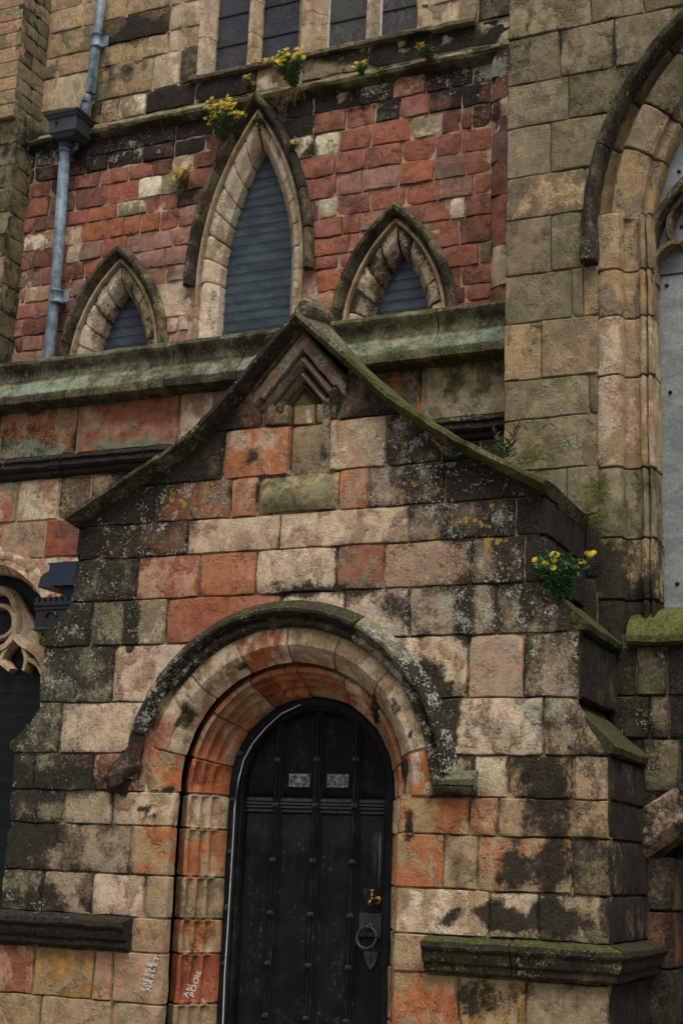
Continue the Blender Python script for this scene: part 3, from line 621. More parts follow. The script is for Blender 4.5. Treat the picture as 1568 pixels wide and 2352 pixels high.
# ---- side returns with stepped weatherings (right side, and the left one seen only in profile)
def ret(sg, X, z0, z1, y0, y1, sts, seed, name='return_stone'):
    rg = random.Random(seed)
    pl = Plane((X, 0, 0), (0, sg, 0))
    zc = z0
    zs = [z for z in (0, .40, .70, 1.01, 1.225, 1.49, 1.80, 2.02, 2.268, 2.61, 2.995, 3.305, 3.60, 3.84) if z0-1e-3 <= z <= z1+1e-3]
    if not zs or zs[-1] < z1-.03: zs.append(z1)
    if zs[0] > z0+.03: zs = [z0]+zs
    for za, zb in zip(zs, zs[1:]):
        y = y0
        while y < y1-.05:
            w_ = rg.uniform(.22, .42); ye = min(y1, y+w_); ye = y1 if y1-ye < .12 else ye
            a, b = (y, ye) if sg > 0 else (-ye, -y)
            rect(porch, pl, a, b, za, zb, rg.choice(sts), name, rough=.012, bulge=.006); y = ye
    obj('mortar_core', [pl(sg*y0, z0)-np.array([sg*.02, 0, 0]), pl(sg*y1, z0)-np.array([sg*.02, 0, 0]), pl(sg*y1, z1)-np.array([sg*.02, 0, 0]), pl(sg*y0, z1)-np.array([sg*.02, 0, 0])], [(0, 1, 2, 3)], M['lead'], porch, False)
DK = ['b s10', 'b s9 l1', 'b s10 l2', 'd s8', 'b s9 m2']
ret(1, CX+1.70, 3.305, 3.90, .012, 1.30, DK, 1); ret(1, CX+1.905, 2.61, 3.02, .012, 1.30, ['b s9', 'd s7', 'e s7 m3', 'b s8'], 2); ret(1, CX+2.075, 0, 2.27, .012, 1.62, ['b s9', 'd s8', 'e s8 m2', 'q s7', 'b s9', 'u s7'], 3)
ret(-1, CX-1.70, 3.305, 3.90, .012, 1.30, DK, 4); ret(-1, CX-1.905, 2.61, 3.0, .012, 1.30, DK, 5); ret(-1, CX-2.075, 0, 2.27, .012, 1.30, DK, 6)
for sg in (-1, 1):
    for x0, z0, x1, z1, st in ((1.70, 3.31, 1.94, 3.05, 'e s8 m6'), (1.87, 2.605, 2.10, 2.325, 'e s8 m6')):
        prof = [(x0-.04, z0), (x1, z1+.02), (x1+.012, z1), (x1+.005, z1-.035), (x1-.03, z1-.045), (x0-.04, z1-.02)]
        prof = prof if sg > 0 else prof[::-1]
        loft(porch, 'weathering_slab', lambda s, a, b: (CX+sg*a, s, b), lin(.004 if sg < 0 else .006, 1.3, .05), dens(prof, .03), st, amp=.008)
        xx = CX+sg*(x1-.03)
# ---- string courses with returns
STR = [(0, 1.225), (.02, 1.222), (.095, 1.205), (.118, 1.195), (.122, 1.165), (.112, 1.15), (.095, 1.145), (.098, 1.12), (.085, 1.085), (.062, 1.072), (.066, 1.06), (.062, 1.035), (.04, 1.018), (0, 1.012)]
def string_run(x0, x1, joints, sts, mL, mR):
    xs = [x0]+joints+[x1]
    for i, (a, b) in enumerate(zip(xs, xs[1:])):
        def fn(s, o_, z, a=a, b=b, i=i):
            aa = a+(o_ if (i == 0 and mL == 'ret') else 0)*(-1)+(.004 if i else 0); bb = b+(o_ if (i == len(xs)-2 and mR == 'ret') else 0)-.004
            return (aa+(bb-aa)*s, -o_, z)
        loft(porch, 'string_course_stone', fn, lin(0, 1, .05/max(.05, b-a)), dens(STR, .018), sts[i % len(sts)], amp=.009, grain=10)
string_run(xat(970, 1.15, -.08), CX+2.075, [xat(1172, 1.15, -.08)], ['e s8 m6 l3', 'b s8 m6 l4'], 'x', 'ret')
string_run(CX-2.075, xat(290, 1.15, -.08), [-1.9], ['b s10 m1 l1', 'b s10 m2 l1'], 'ret', 'x')
loft(porch, 'string_course_stone', lambda s, o_, z: (CX-2.075-o_, -o_+(1.30+o_)*s, z), lin(0, 1, .04), dens(STR, .018), 'b s10 m2', amp=.008)
loft(porch, 'string_course_stone', lambda s, o_, z: (CX+2.075+o_, -o_+(1.62+o_)*s, z), lin(0, 1, .04), dens(STR[::-1], .018), 'b s10 m4', amp=.008)

# ================================================================== DOOR (part of the porch)
DY = .50
XS = [xat(px, 2.2, DY) for px in (640, 730, 819)]       # cover strips
door = MB(); 
NA = 40
def darc(r, z0=0.): return [(CX+r*math.cos(t), ZC+r*math.sin(t)) for t in np.linspace(0, math.pi, NA)]
rb = .60
pts = [(CX-rb, 0)]+[(CX-rb, ZC)]+[(CX+rb*math.cos(t), ZC+rb*math.sin(t)) for t in np.linspace(math.pi, 0, NA)][1:]+[(CX+rb, 0)]
V = [(x, DY+.05, z) for x, z in pts]+[(x, DY+.09, z) for x, z in pts]; k = len(pts)
leaf = obj('door', V, [tuple(range(k))[::-1], tuple(range(k, 2*k))]+[(i, (i+1) % k, k+(i+1) % k, k+i) for i in range(k)], M['wood'], porch, False)
def door_z(x, r=.545): d = abs(x-CX); return ZC+math.sqrt(max(1e-4, r*r-d*d))
edges = [CX-.53]+XS+[CX+.53]
for x0, x1 in zip(edges, edges[1:]):                    # planks: upper and lower panels
    for z0, z1 in ((.08, 1.93), (2.02, None)):
        xs = lin(x0+.012, x1-.012, .02); V = []; 
        for x in xs:
            zt = z1 if z1 else max(z0+.01, door_z(x))
            for z in np.linspace(z0, zt, 8): V.append((x, DY+.02+.003*nz(x*3, 0, z*.4, 4), z))
        n8 = 8; Fc = [(i*n8+j, (i+1)*n8+j, (i+1)*n8+j+1, i*n8+j+1) for i in range(len(xs)-1) for j in range(n8-1)]
        o = obj('plank', V, Fc, M['wood'], leaf); sm = o.modifiers.new('thick', 'SOLIDIFY'); sm.thickness = .02; sm.offset = -1
    # moulded cross rail between strips
    RP = [(0, 1.925), (.012, 1.93), (.014, 1.945), (.006, 1.95), (.022, 1.957), (.022, 1.968), (.008, 1.972), (.024, 1.978), (.024, 1.99), (.008, 1.994), (.02, 2.0), (.018, 2.016), (0, 2.025)]
    loft(leaf, 'cross_rail', lambda s, a, b: (s, DY+.022-a, b), [x0+.014, (x0+x1)/2, x1-.014], RP, '', amp=.002, mat=M['worn'], smooth=False)
for x in XS:
    zt = door_z(x)+.01
    SP = [(-.034, .03), (-.034, .008), (-.024, .004), (-.024, -.012), (-.013, -.018), (-.010, -.032), (.010, -.032), (.013, -.018), (.024, -.012), (.024, .004), (.034, .008), (.034, .03)]
    loft(leaf, 'cover_strip', lambda s, a, b: (x+a, DY+b, s), lin(.05, zt, .2), SP, '', amp=.0015, mat=M['wood'], smooth=False)
    for zz in (2.27, 1.975, 1.62, 1.285, .97, .65, .3):
        z = zz+.012*(x-CX)
        m = MB(); m.lathe((x, DY-.032, z), [(0, -.022), (.010, -.02), (.016, -.010), (.016, 0), (.022, .002), (.022, .008)], 'y', 8)
        m.build('stud', M['wrought'], leaf, False)
# arched door frame
FP = [(.600, DY-.03), (.600, DY-.075), (.585, DY-.085), (.545, DY-.085), (.53, DY-.07), (.528, DY-.05), (.515, DY-.045), (.505, DY-.02), (.505, DY+.04), (.60, DY+.04)]
loft(porch, 'door_frame', lambda s, a, b: arcp(s, a, b), [-2.08]+lin(-1.9, 0, .2)+lin(0.02, math.pi, .06)+lin(math.pi+.02, math.pi+1.9, .2)+[math.pi+2.08], FP, '', amp=.001, mat=M['wood'], smooth=False)
for zz in (2.30, 2.0, 1.66, .95, 1.3):
    m = MB(); m.lathe((CX-.565 if zz < 2.1 else CX-.53, DY-.085, zz), [(0, -.02), (.010, -.018), (.015, -.01), (.016, 0), (.024, .0), (.024, .004)], 'y', 8); m.build('frame_stud', M['wrought'], porch)
# white cable clipped along the frame
cab = [Vector((*[at(px, py, DY-.09)[0]], DY-.09, at(px, py, DY-.09)[1])) for px, py in ((512, 2352), (516, 2240), (522, 2150), (528, 2050), (534, 1950), (539, 1850), (548, 1790), (560, 1745), (580, 1708), (610, 1672), (645, 1640), (690, 1618))]
cab = [cab[0]+Vector((-.01, 0, -.7))]+cab
ob = MB().tube(cab, .0045, 6).build('white_cable', M['white'], porch, True)
# vent grilles
for px in (688, 776):
    vx = xat(px, 2.14, DY); m = MB(); m.box((vx-.082, DY+.0, 2.09), (vx+.082, DY+.012, 2.185))
    v = m.build('vent_plate', M['black_iron'], leaf)
    m = MB()
    for i in range(10):
        if i in (4, 5): continue
        xx = vx-.068+i*.0151
        m.box((xx-.0035, DY-.006, 2.105), (xx+.0035, DY+.002, 2.17))
    m.box((vx-.074, DY-.006, 2.168), (vx+.074, DY+.002, 2.178)); m.box((vx-.074, DY-.006, 2.097), (vx+.074, DY+.002, 2.107)); m.box((vx-.012, DY-.008, 2.105), (vx+.012, DY+.002, 2.17))
    m.build('vent_grille', M['verdigris'], leaf)
# ring handle on a cut iron plate, keyhole plate
hx, hz = at(847, 2135, DY)
def flat(name, ol, y, th, mat, parent):
    n = len(ol); V = [(x, y, z) for x, z in ol]+[(x, y+th, z) for x, z in ol]
    return obj(name, V, [tuple(range(n))[::-1], tuple(range(n, 2*n))]+[(i, (i+1) % n, n+(i+1) % n, n+i) for i in range(n)], mat, parent, False)
px_, pz_ = at(849, 2125, DY)
ol = []
for t in range(40):
    a = 2*math.pi*t/40; r = .088*(1+.16*math.cos(4*a+math.pi)+.05*math.cos(8*a)); ol.append((px_+r*math.cos(a)*1.02, pz_+r*math.sin(a)*.92))
hp = flat('handle_plate', ol, DY+.004, .012, M['wrought'], leaf); bevel(hp, .003)
m = MB(); rc = (px_-.005, DY-.035, pz_-.075); R_ = .066
ringp = [(rc[0]+R_*math.cos(t), rc[1]+.012*math.sin(t), rc[2]+R_*math.sin(t)) for t in np.linspace(0, 2*math.pi, 33)]
m.tube(ringp, .0105, 8); m.lathe((px_, DY-.01, pz_-.012), [(0, -.035), (.012, -.033), (.016, -.02), (.014, 0), (.028, .004), (.03, .014)], 'y', 12)
m.build('ring_handle', M['wrought'], leaf, True)
kx, kz = at(850, 2205, DY)
ol = [(kx+dx, kz+dz) for dx, dz in ((-.052, .045), (-.03, .052), (0, .046), (.03, .052), (.052, .045), (.045, .01), (.03, -.03), (0, -.065), (-.03, -.03), (-.045, .01))]
kp = flat('keyhole_plate', ol, DY+.004, .012, M['wrought'], leaf); bevel(kp, .003)
m = MB(); m.box((kx-.006, DY-.0, kz-.02), (kx+.006, DY+.006, kz+.02)); m.build('keyhole', M['bolt'], leaf)
for dx in (-.035, .035): m = MB(); m.lathe((kx+dx, DY+.004, kz+.03), [(0, -.008), (.007, -.006), (.009, 0)], 'y', 8); m.build('screw_head', M['wrought'], leaf)
# brass tap: a thing of its own
tap = thing('brass_tap', 'small brass tap on a round plate, fixed to the black door above its ring handle', 'tap')
tx, tz = at(868, 2068, DY)
m = MB(); m.lathe((tx, DY-.01, tz), [(0, -.006), (.024, -.006), (.028, 0), (.028, .012)], 'y', 18); m.build('back_plate', M['brass'], tap, True)
m = MB(); m.tube([(tx, DY-.01, tz), (tx-.004, DY-.05, tz+.0), (tx-.012, DY-.085, tz), (tx-.016, DY-.10, tz-.012), (tx-.016, DY-.103, tz-.03)], [.012, .012, .013, .013, .012], 10); m.build('spout', M['brass'], tap, True)
m = MB(); m.lathe((tx-.012, DY-.075, tz), [(.013, 0), (.014, .012), (.009, .016), (.013, .024), (.013, .034), (.006, .038), (.005, .062), (0, .063)], 'z', 10); m.build('valve_body', M['brass'], tap, True)
m = MB(); m.tube([(tx-.012-.024, DY-.085, tz+.062), (tx-.012+.024, DY-.065, tz+.062)], [.005, .005], 8); m.build('tap_handle', M['brass'], tap, True)
# hand-written names on the left jamb
def writing(lines, px, py, Y, size, ang_, mat, dx):
    rg = random.Random(px+py)
    for i, tx_ in enumerate(lines):
        V, Fc = [], []; cur = 0.
        for ch in tx_:
            cu = bpy.data.curves.new('graffiti', 'FONT'); cu.body = ch; sz = size*rg.uniform(.85, 1.15); cu.size = sz; cu.extrude = .0004; cu.offset = .0006
            tmp = bpy.data.objects.new('tmp', cu); me = bpy.data.meshes.new_from_object(tmp); bpy.data.objects.remove(tmp)
            a = math.radians(rg.uniform(-11, 11)); wd = max([v.co.x for v in me.vertices] or [.02]); n0 = len(V); oy = rg.uniform(-.004, .004)
            for v in me.vertices: V.append((cur+v.co.x*math.cos(a)-v.co.y*math.sin(a), oy+v.co.x*math.sin(a)+v.co.y*math.cos(a), v.co.z))
            Fc += [tuple(q+n0 for q in p.vertices) for p in me.polygons]; cur += wd+size*.12; bpy.data.meshes.remove(me)
        o = obj('graffiti', V, Fc, mat, porch, False)
        x, z = at(px+dx*i, py, Y); o.matrix_world = Matrix.Translation((x, Y, z)) @ Matrix.Rotation(math.pi/2, 4, 'X') @ Matrix.Rotation(math.radians(ang_), 4, 'Z')
writing(['EllESSE', 'HARLEY'], 334, 2278, -.014, .055, 78, M['mark_white'], 12)
writing(['Abi', 'POOIE'], 432, 2292, .15, .05, 76, M['mark_white'], 14)
writing(['LAUREN', 'JAMES'], 432, 2222, .15, .04, 70, M['mark_black'], 11)

FIELD.clear()
# ================================================================== AISLE WALL with moulded parapet
YW = 1.30
aisle = thing('parapet_wall', 'low sandstone wall behind the porch gable, with green stained moulded cap and dark string course', 'wall')
PW = front(YW)
WCX = -3.75                                   # centre of the traceried window at the left edge
def in_tw(x, z, r=.86): return (abs(x-WCX) < r) if z < 3.15 else math.hypot(x-WCX, z-3.15) < r
def push_tw(p):
    x, y, z = p
    if in_tw(x, z, .80):
        if z < 3.15: x = WCX+math.copysign(.80, x-WCX)
        else: r = math.hypot(x-WCX, z-3.15)+1e-6; x = WCX+(x-WCX)/r*.80; z = 3.15+(z-3.15)/r*.80
    return np.array([x, y, z])
bed(aisle, YW+.014, -7.0, 1.6, 0, 5.55, lambda x, z: not in_tw(x, z, .74), 'q/t s3', .06, push=push_tw)
def arow(Y, pl, root, zb, zt, stones, push=None, **kw):
    zm = (zb+zt)/2
    for a, b, st in stones: rect(root, pl, xat(a, zm, Y), xat(b, zm, Y), zb, zt, st, push=push, **kw)
# parapet die between cap and string
arow(YW, PW, aisle, 4.83, 5.26, [(-120, 0, 't/e m3'), (2, 178, 't/o s4 m2'), (180, 411, 'O/R s1'), (413, 490, 'p/c s2'), (492, 620, 'p/t s4'), (840, 968, 'o/e s4 m1'), (970, 1170, 'q/e s3 l3 m3')], rough=.012, sink=.014)
arow(YW, PW, aisle, 4.28, 4.64, [(-120, -2, 'p/t'), (0, 40, 'g/p m3 l1'), (42, 134, 'c/p s1 m1'), (136, 205, 'b/t s5'), (207, 330, 't/b s5'), (332, 480, 'b s7'), (980, 1100, 'b s7'), (1102, 1190, 'b/e s6 m3')], rough=.01)
arow(YW, PW, aisle, 3.96, 4.28, [(-120, 2, 'p/r'), (4, 101, 'p/q'), (103, 200, 'r/D'), (202, 330, 'b s6')], rough=.008, push=push_tw)
arow(YW, PW, aisle, 3.60, 3.96, [(-120, 2, 'c/p'), (4, 60, 'c/p'), (62, 130, 'p/c'), (132, 260, 'p/c')], rough=.012, push=push_tw)
for zb, zt in ((3.25, 3.60), (2.9, 3.25), (2.5, 2.9), (2.1, 2.5), (1.7, 2.1), (1.3, 1.7), (.6, 1.3), (0, .6)):
    arow(YW, PW, aisle, zb, zt, [(40, 150, 'p/c s1'), (152, 300, 't/p')], rough=.01, push=push_tw)
rgl = random.Random(21)
for zb, zt in ((4.83, 5.26), (4.28, 4.64), (3.96, 4.28), (3.60, 3.96), (3.25, 3.60), (2.9, 3.25), (2.5, 2.9), (2.1, 2.5), (1.7, 2.1), (1.3, 1.7), (.6, 1.3), (0, .6)):
    x = -7.0
    while x < (WCX-.2 if zb > 4.2 else WCX-.85):
        b = x+rgl.uniform(.4, .8); rect(aisle, PW, x, b, zb, zt, rgl.choice(['p/t', 't/p s2', 'c/p s1', 'R/p s2', 'q/t s3']), rough=.01, push=push_tw, step=.09); x = b
CAP = [(-.22, 5.62), (-.02, 5.70), (.05, 5.695), (.085, 5.675), (.095, 5.645), (.08, 5.61), (.055, 5.585), (.045, 5.55), (.05, 5.50), (.07, 5.465), (.085, 5.455), (.165, 5.345), (.172, 5.325), (.168, 5.268), (.15, 5.255), (.06, 5.25), (0, 5.24), (-.22, 5.24)]
ALG = (lambda a, b: .9 if a > .06 and 5.335 < b < 5.47 else (.35 if b > 5.5 else .1), 'v')        # pale green algae on the weathered slope
def run(root, name, Y, xs, prof, sts, amp=.008, gap=.004, grain=8, dn=.022, tint=None):
    for i, (a, b) in enumerate(zip(xs, xs[1:])):
        loft(root, name, lambda s, o_, z: (s, Y-o_, z), lin(a+gap, b-gap, .06), dens(prof, dn), sts[i % len(sts)], amp=amp, grain=grain, tint=tint)
cz = 5.5
run(aisle, 'cap_stone', YW, [-7.0, -5.4, -4.6]+[xat(p, cz, YW-.1) for p in (165, 390, 555, 640)]+[-.9], CAP, ['e s7 l3 m5', 'e s6 l3 m4', 'e s7 l3 m5', 'e s6 l3 m6', 'e s7 l3 m5'], tint=ALG)
run(aisle, 'cap_stone', YW, [-.9]+[xat(p, cz, YW-.1) for p in (1000, 1180)]+[1.6], CAP, ['e s6 l3 m7', 'e s6 l4 m6', 'e s7 l4 m5'], tint=ALG)
ST2 = [(-.05, 4.84), (.0, 4.835), (.05, 4.81), (.085, 4.795), (.09, 4.775), (.07, 4.762), (.075, 4.745), (.078, 4.72), (.06, 4.70), (.035, 4.695), (.04, 4.675), (.03, 4.655), (0, 4.64), (-.05, 4.64)]
run(aisle, 'string_course_stone', YW, [-7.0, -4.6, -3.0, -2.2, -.6, .5, 1.6], ST2, ['b s9 l2 m1', 'b s9 l2', 'b s9', 'b s9 m2', 'b s8 m4 l1'])
# traceried window at the left edge
tw = obj('traceried_window', [(WCX-.8, YW+.30, 0.5), (WCX+.8, YW+.30, .5), (WCX+.8, YW+.30, 4.0), (WCX-.8, YW+.30, 4.0)], [(0, 1, 2, 3)], M['darkpane'], aisle, False)
VP = [(.95, .0), (.90, -.004), (.86, .0), (.84, .012), (.80, .06), (.77, .10), (.74, .13), (.735, .30)]
f_, n_ = pline(VP)
def twp(t, r, y): return np.array([WCX+r*math.cos(t), YW+y, 3.15+r*math.sin(t)]) if t >= 0 else np.array([WCX+r, YW+y, 3.15+t])
for a, b, st in ((.02, .30, 'p/o'), (.30, .62, 'p/r'), (.62, .93, 'c/p'), (.93, 1.3, 'c/p s1'), (1.3, math.pi/2, 'c'), (-.6, .02, 'p/c'), (-1.4, -.6, 'c'), (-2.2, -1.4, 't')):
    patch(tw, 'voussoir', lambda u, v: twp(v, *f_(u)), np.arange(n_+1), grid(b-.004, a+.004, .06, .006), st, uedge=(True, False), rough=.012)
def bar(pts, wd, name='tracery_bar', Y=YW+.17, st='m/t', par=tw, dp=.10):
    P = [np.array(at(px, py, Y)) for px, py in pts]; Q = []
    for i in range(len(P)-1):                     # Catmull-Rom through the points
        p0, p1, p2, p3 = P[max(0, i-1)], P[i], P[i+1], P[min(len(P)-1, i+2)]
        for t in np.linspace(0, 1, 6, endpoint=False): Q.append(.5*((2*p1)+(-p0+p2)*t+(2*p0-5*p1+4*p2-p3)*t*t+(-p0+3*p1-3*p2+p3)*t**3))
    Q.append(P[-1]); Q = np.array(Q); T_ = np.gradient(Q, axis=0); T_ /= np.linalg.norm(T_, axis=1)[:, None]
    def fn(s, a, b): i = int(round(s)); return (Q[i][0]-T_[i][1]*a, Y+b, Q[i][1]+T_[i][0]*a)
    prof = [(-wd*.5, 0), (wd*.5, 0), (wd*.62, .012), (wd*.9, .06), (wd*.9, dp), (-wd*.9, dp), (-wd*.9, .06), (-wd*.62, .012)]
    return loft(par, name, fn, range(len(Q)), prof[::-1], st, amp=.002)
def T5(pts): return [(x/5.516, 1218.3+y/5.516) for x, y in pts]
sp = [at(px, py, YW+.22) for px, py in T5([(120, 780), (230, 830), (330, 1000), (430, 1180), (500, 1380), (560, 1660), (440, 1560), (270, 1440), (170, 1320), (195, 1100), (175, 900)])]
flat('spandrel', sp, YW+.22, .06, STONE, tw); paint(bpy.data.objects['spandrel'], np.array([v.co for v in bpy.data.objects['spandrel'].data.vertices]), 'm/t')
bar(T5([(-120, 760), (-20, 745), (90, 790), (160, 890), (182, 1010), (186, 1120), (180, 1250), (165, 1315), (120, 1400), (40, 1470), (-40, 1500)]), .045)
bar(T5([(-60, 960), (10, 948), (95, 985), (152, 1060), (168, 1150), (152, 1235), (100, 1310), (10, 1350), (-60, 1345)]), .026, Y=YW+.185)
bar(T5([(165, 1315), (205, 1370), (275, 1435), (360, 1485), (450, 1560), (530, 1680)]), .045)
bar(T5([(275, 1440), (300, 1530), (325, 1620), (305, 1740), (290, 1770)]), .028, Y=YW+.185); bar(T5([(170, 1330), (130, 1440), (40, 1560), (5, 1660), (60, 1720), (120, 1770)]), .028, Y=YW+.185)
bar(T5([(320, 1640), (400, 1650), (480, 1720), (520, 1800)]), .028, Y=YW+.185); bar(T5([(-40, 1660), (10, 1650), (60, 1690), (115, 1770)]), .024, Y=YW+.185)
bar(T5([(500, 1500), (545, 1700), (545, 2300), (530, 3300)]), .05)
for i in range(26):
    z = .7+i*.105; m = MB(); m.box((WCX-.78, YW+.272, z), (WCX+.78, YW+.278, z+.006)); m.build('guard_bar', M['lead'], tw)
for i in range(30):
    x = WCX+.02+i*.024; m = MB(); m.box((x, YW+.275, .6), (x+.003, YW+.279, 3.95)); m.build('guard_wire', M['lead'], tw)

# ================================================================== LANCET WALL
YU = 2.0
lw = thing('lancet_wall', 'red sandstone wall of rough blocks with three pointed lancet windows, above the parapet', 'wall')
PU = front(YU)
LAN = dict(tall=(-1.75, 6.55, .625, 1.755), left=(-3.085, 5.90, .57, 1.12), right=(-.38, 5.88, .565, 1.115))
class Lancet:
    def __init__(s, cx, zs, a, h): s.cx, s.zs, s.a, s.h = cx, zs, a, h; s.R = (a*a+h*h)/(2*a); s.off = s.R-a
    def pt(s, t, d, y, sd):
        """t<0: metres below the springing; 0..1: springing to apex. d: offset outwards. sd: -1 left, 1 right"""
        if t < 0: return np.array([s.cx+sd*(s.a+d), YU+y, s.zs+t])
        r = s.R+d; th = math.acos(min(1, s.off/r))*t
        return np.array([s.cx+sd*(r*math.cos(th)-s.off), YU+y, s.zs+r*math.sin(th)])
    def half(s, z, d):
        r = s.R+d
        if z < s.zs: return s.a+d
        q = r*r-(z-s.zs)**2
        return math.sqrt(q)-s.off if q > s.off**2 else -1
LN = {k: Lancet(*v) for k, v in LAN.items()}
def in_lan(x, z, d): return any(abs(x-l.cx) < l.half(z, d) for l in LN.values() if z > 5.4)
def lan_rect(x0, x1, zb, zt, st):
    zm = (zb+zt)/2; segs = [(x0, x1)]
    for l in LN.values():
        out = []
        for a, b in segs:
            h = max(l.half(zb, -.05), l.half(zt, -.05)); hs = min(l.half(zb, -.05), l.half(zt, -.05))
            if h > 0 and a < l.cx < b and l.half(zm, -.05) > .02: out += [(a, l.cx-max(.0, hs)*.98), (l.cx+max(.0, hs)*.98, b)]
            elif hs > 0 and a > l.cx-hs and b < l.cx+hs: pass
            else: out.append((a, b))
        segs = out
    for a, b in segs:
        if b-a > .045: rect(lw, PU, a, b, zb, zt, st, push=push_lan, rough=.016, bulge=.003, off=rnd.uniform(-.012, .008), warp=.011, step=.06, gap=.004, sink=.018, edge=.007)
def push_lan(p, D_=-.045):
    x, y, z = p
    for l in LN.values():
        h = l.half(z, D_)
        if h > 0 and abs(x-l.cx) < h:
            # nearest way out along the curve normal
            if z < l.zs: x = l.cx+math.copysign(l.a+D_, x-l.cx)
            else:
                sd = 1 if x >= l.cx else -1; c0 = l.cx-sd*l.off; r = math.hypot(x-c0, z-l.zs)+1e-6; k = (l.R+D_)/r
                x, z = c0+(x-c0)*k, l.zs+(z-l.zs)*k
                if (x-l.cx)*sd < 0: x = l.cx
    return np.array([x, y, z])
bed(lw, YU+.016, -5.2, 1.4, 5.0, 8.3, lambda x, z: not in_lan(x, z, -.155), 'm/P s2', .04, push=lambda p: push_lan(p, -.115))
REDS = ['R', 'R/P', 'P/R', 'R/D', 'D/R', 'O/R', 'P/u', 'u/R', 'R/O', 'P']
def z1(x): return .38846*x
def zB(x): return 548.2+.38846*x
zr = [8.20, 7.985, 7.785, 7.573, 7.367, 7.159, 6.97]
RIGHT = [  # joints in zoom px of the top-centre crop
 (zr[1], zr[0], [250, 440, 715, 912, 1108, 1250, 1383, 1490], ['b s9', 'D s8', 'D s6 l5', 'R/p', 'D s7 l3', 'D s6 l2', 'q s5 l7']),
 (zr[2], zr[1], [210, 330, 438, 632, 806, 952, 1122, 1312, 1490], ['b s9', 'b s8 l1', 'D/R s2', 'R/D s3', 'g/b s7 l2', 'R/P s1', 'D s5 l3', 'D s4 l1']),
 (zr[3], zr[2], [300, 442, 588, 782, 1012, 1192, 1314, 1372, 1495], ['w/c s3', 'w/g s2', 'R', 'O/R', 's/c', 'D s3', 'D', 'R/D s3 l2']),
 (zr[4], zr[3], [330, 566, 755, 962, 1160, 1312, 1498], ['R', 'R', 'R/D', 'R/O', 'D/R', 'R/O']),
 (zr[5], zr[4], [350, 577, 730, 947, 1150, 1337, 1498], ['R/D', 'P', 'P/u', 'O/R', 'u/P', 'R']),
 (zr[6], zr[5], [380, 470, 578, 775, 985, 1177, 1385, 1498], ['D', 'm/c', 'R/D', 'R', 'R/O', 'u/P', 'R'])]
for zb, zt, js, sts in RIGHT:
    zm = (zb+zt)/2
    for a, b, st in zip(js, js[1:], sts): lan_rect(xat(zB(a), zm, YU), xat(zB(b), zm, YU), zb, zt, st)
for zb, zt, js, sts in [(6.79, 6.97, [430, 612, 717, 900, 1100], ['R', 'O/D', 'P/R', 'R']), (6.62, 6.79, [440, 650, 740, 1000], ['R/O', 'P/R', 'R']), (6.50, 6.62, [450, 592, 720, 900], ['D/R', 'R', 'R']),
                        (6.30, 6.50, [455, 650, 800], ['O/o', 'R']), (6.10, 6.30, [455, 590, 800], ['o/p', 'O']), (5.85, 6.10, [455, 560, 800], ['P', 'R']), (5.5, 5.85, [455, 640, 800], ['R', 'R']),
                        (6.78, 6.97, [930, 1246, 1336, 1495], ['R', 'w/c', 'R/D']), (6.54, 6.78, [1000, 1302, 1495], ['R/O', 'R/D']), (6.355, 6.54, [1080, 1420, 1495], ['R/O', 'e/D s2']),
                        (6.18, 6.355, [1150, 1310, 1495], ['R/D', 'D/R']), (6.04, 6.18, [1200, 1330, 1495], ['D', 'R/O']), (5.8, 6.04, [1240, 1495], ['R']), (5.5, 5.8, [1240, 1495], ['R'])]:
    zm = (zb+zt)/2
    for a, b, st in zip(js, js[1:], sts): lan_rect(xat(zB(a), zm, YU), xat(zB(b), zm, YU), zb, zt, st)
LEFT = [
 (7.99, 8.19, [60, 205, 330, 420, 520, 680, 820, 1035, 1260, 1500], ['k s7', 'g s5 l4 m1', 'b s6 l2', 'b s6', 'b s8 l3', 'D s7 l3', 'b s8 l3', 'D s8 l2', 'b s9']),
 (7.826, 7.99, [60, 200, 345, 507, 637, 845, 1032, 1210, 1400], ['D s4', 'b s6', 'D s5', 'D s6 l2', 'D s6 l4', 'D s5', 'D s8', 'D']),
 (7.668, 7.826, [60, 182, 300, 440, 590, 757, 902, 1013, 1142, 1330], ['R', 'R/D', 'D s5', 'D/R s2', 'R', 'R', 'D', 's/c', 'D s1']),
 (7.46, 7.668, [50, 150, 292, 445, 632, 818, 957, 1072, 1290], ['s/m', 'R/D', 'D/u', 'D/R s1', 'R/O', 'w/c', 's/g s2', 'D/R']),
 (7.311, 7.46, [50, 203, 395, 518, 690, 866, 1038, 1260], ['R', 'D/u', 'R/O', 'O', 'g/c s3', 'O/R', 'e/D s5 m1']),
 (7.116, 7.311, [40, 118, 265, 440, 475, 642, 733, 832, 944, 1055, 1250], ['D', 'w/p', 'c/p', 'm', 'O', 'O', 'O/R', 'O', 'O/D', 'R/P']),
 (6.93, 7.116, [40, 195, 322, 395, 476, 602, 748, 912, 1022, 1240], ['R/e', 'D', 'R', 'm/c', 'u', 'O', 'P', 'P', 'P'])]
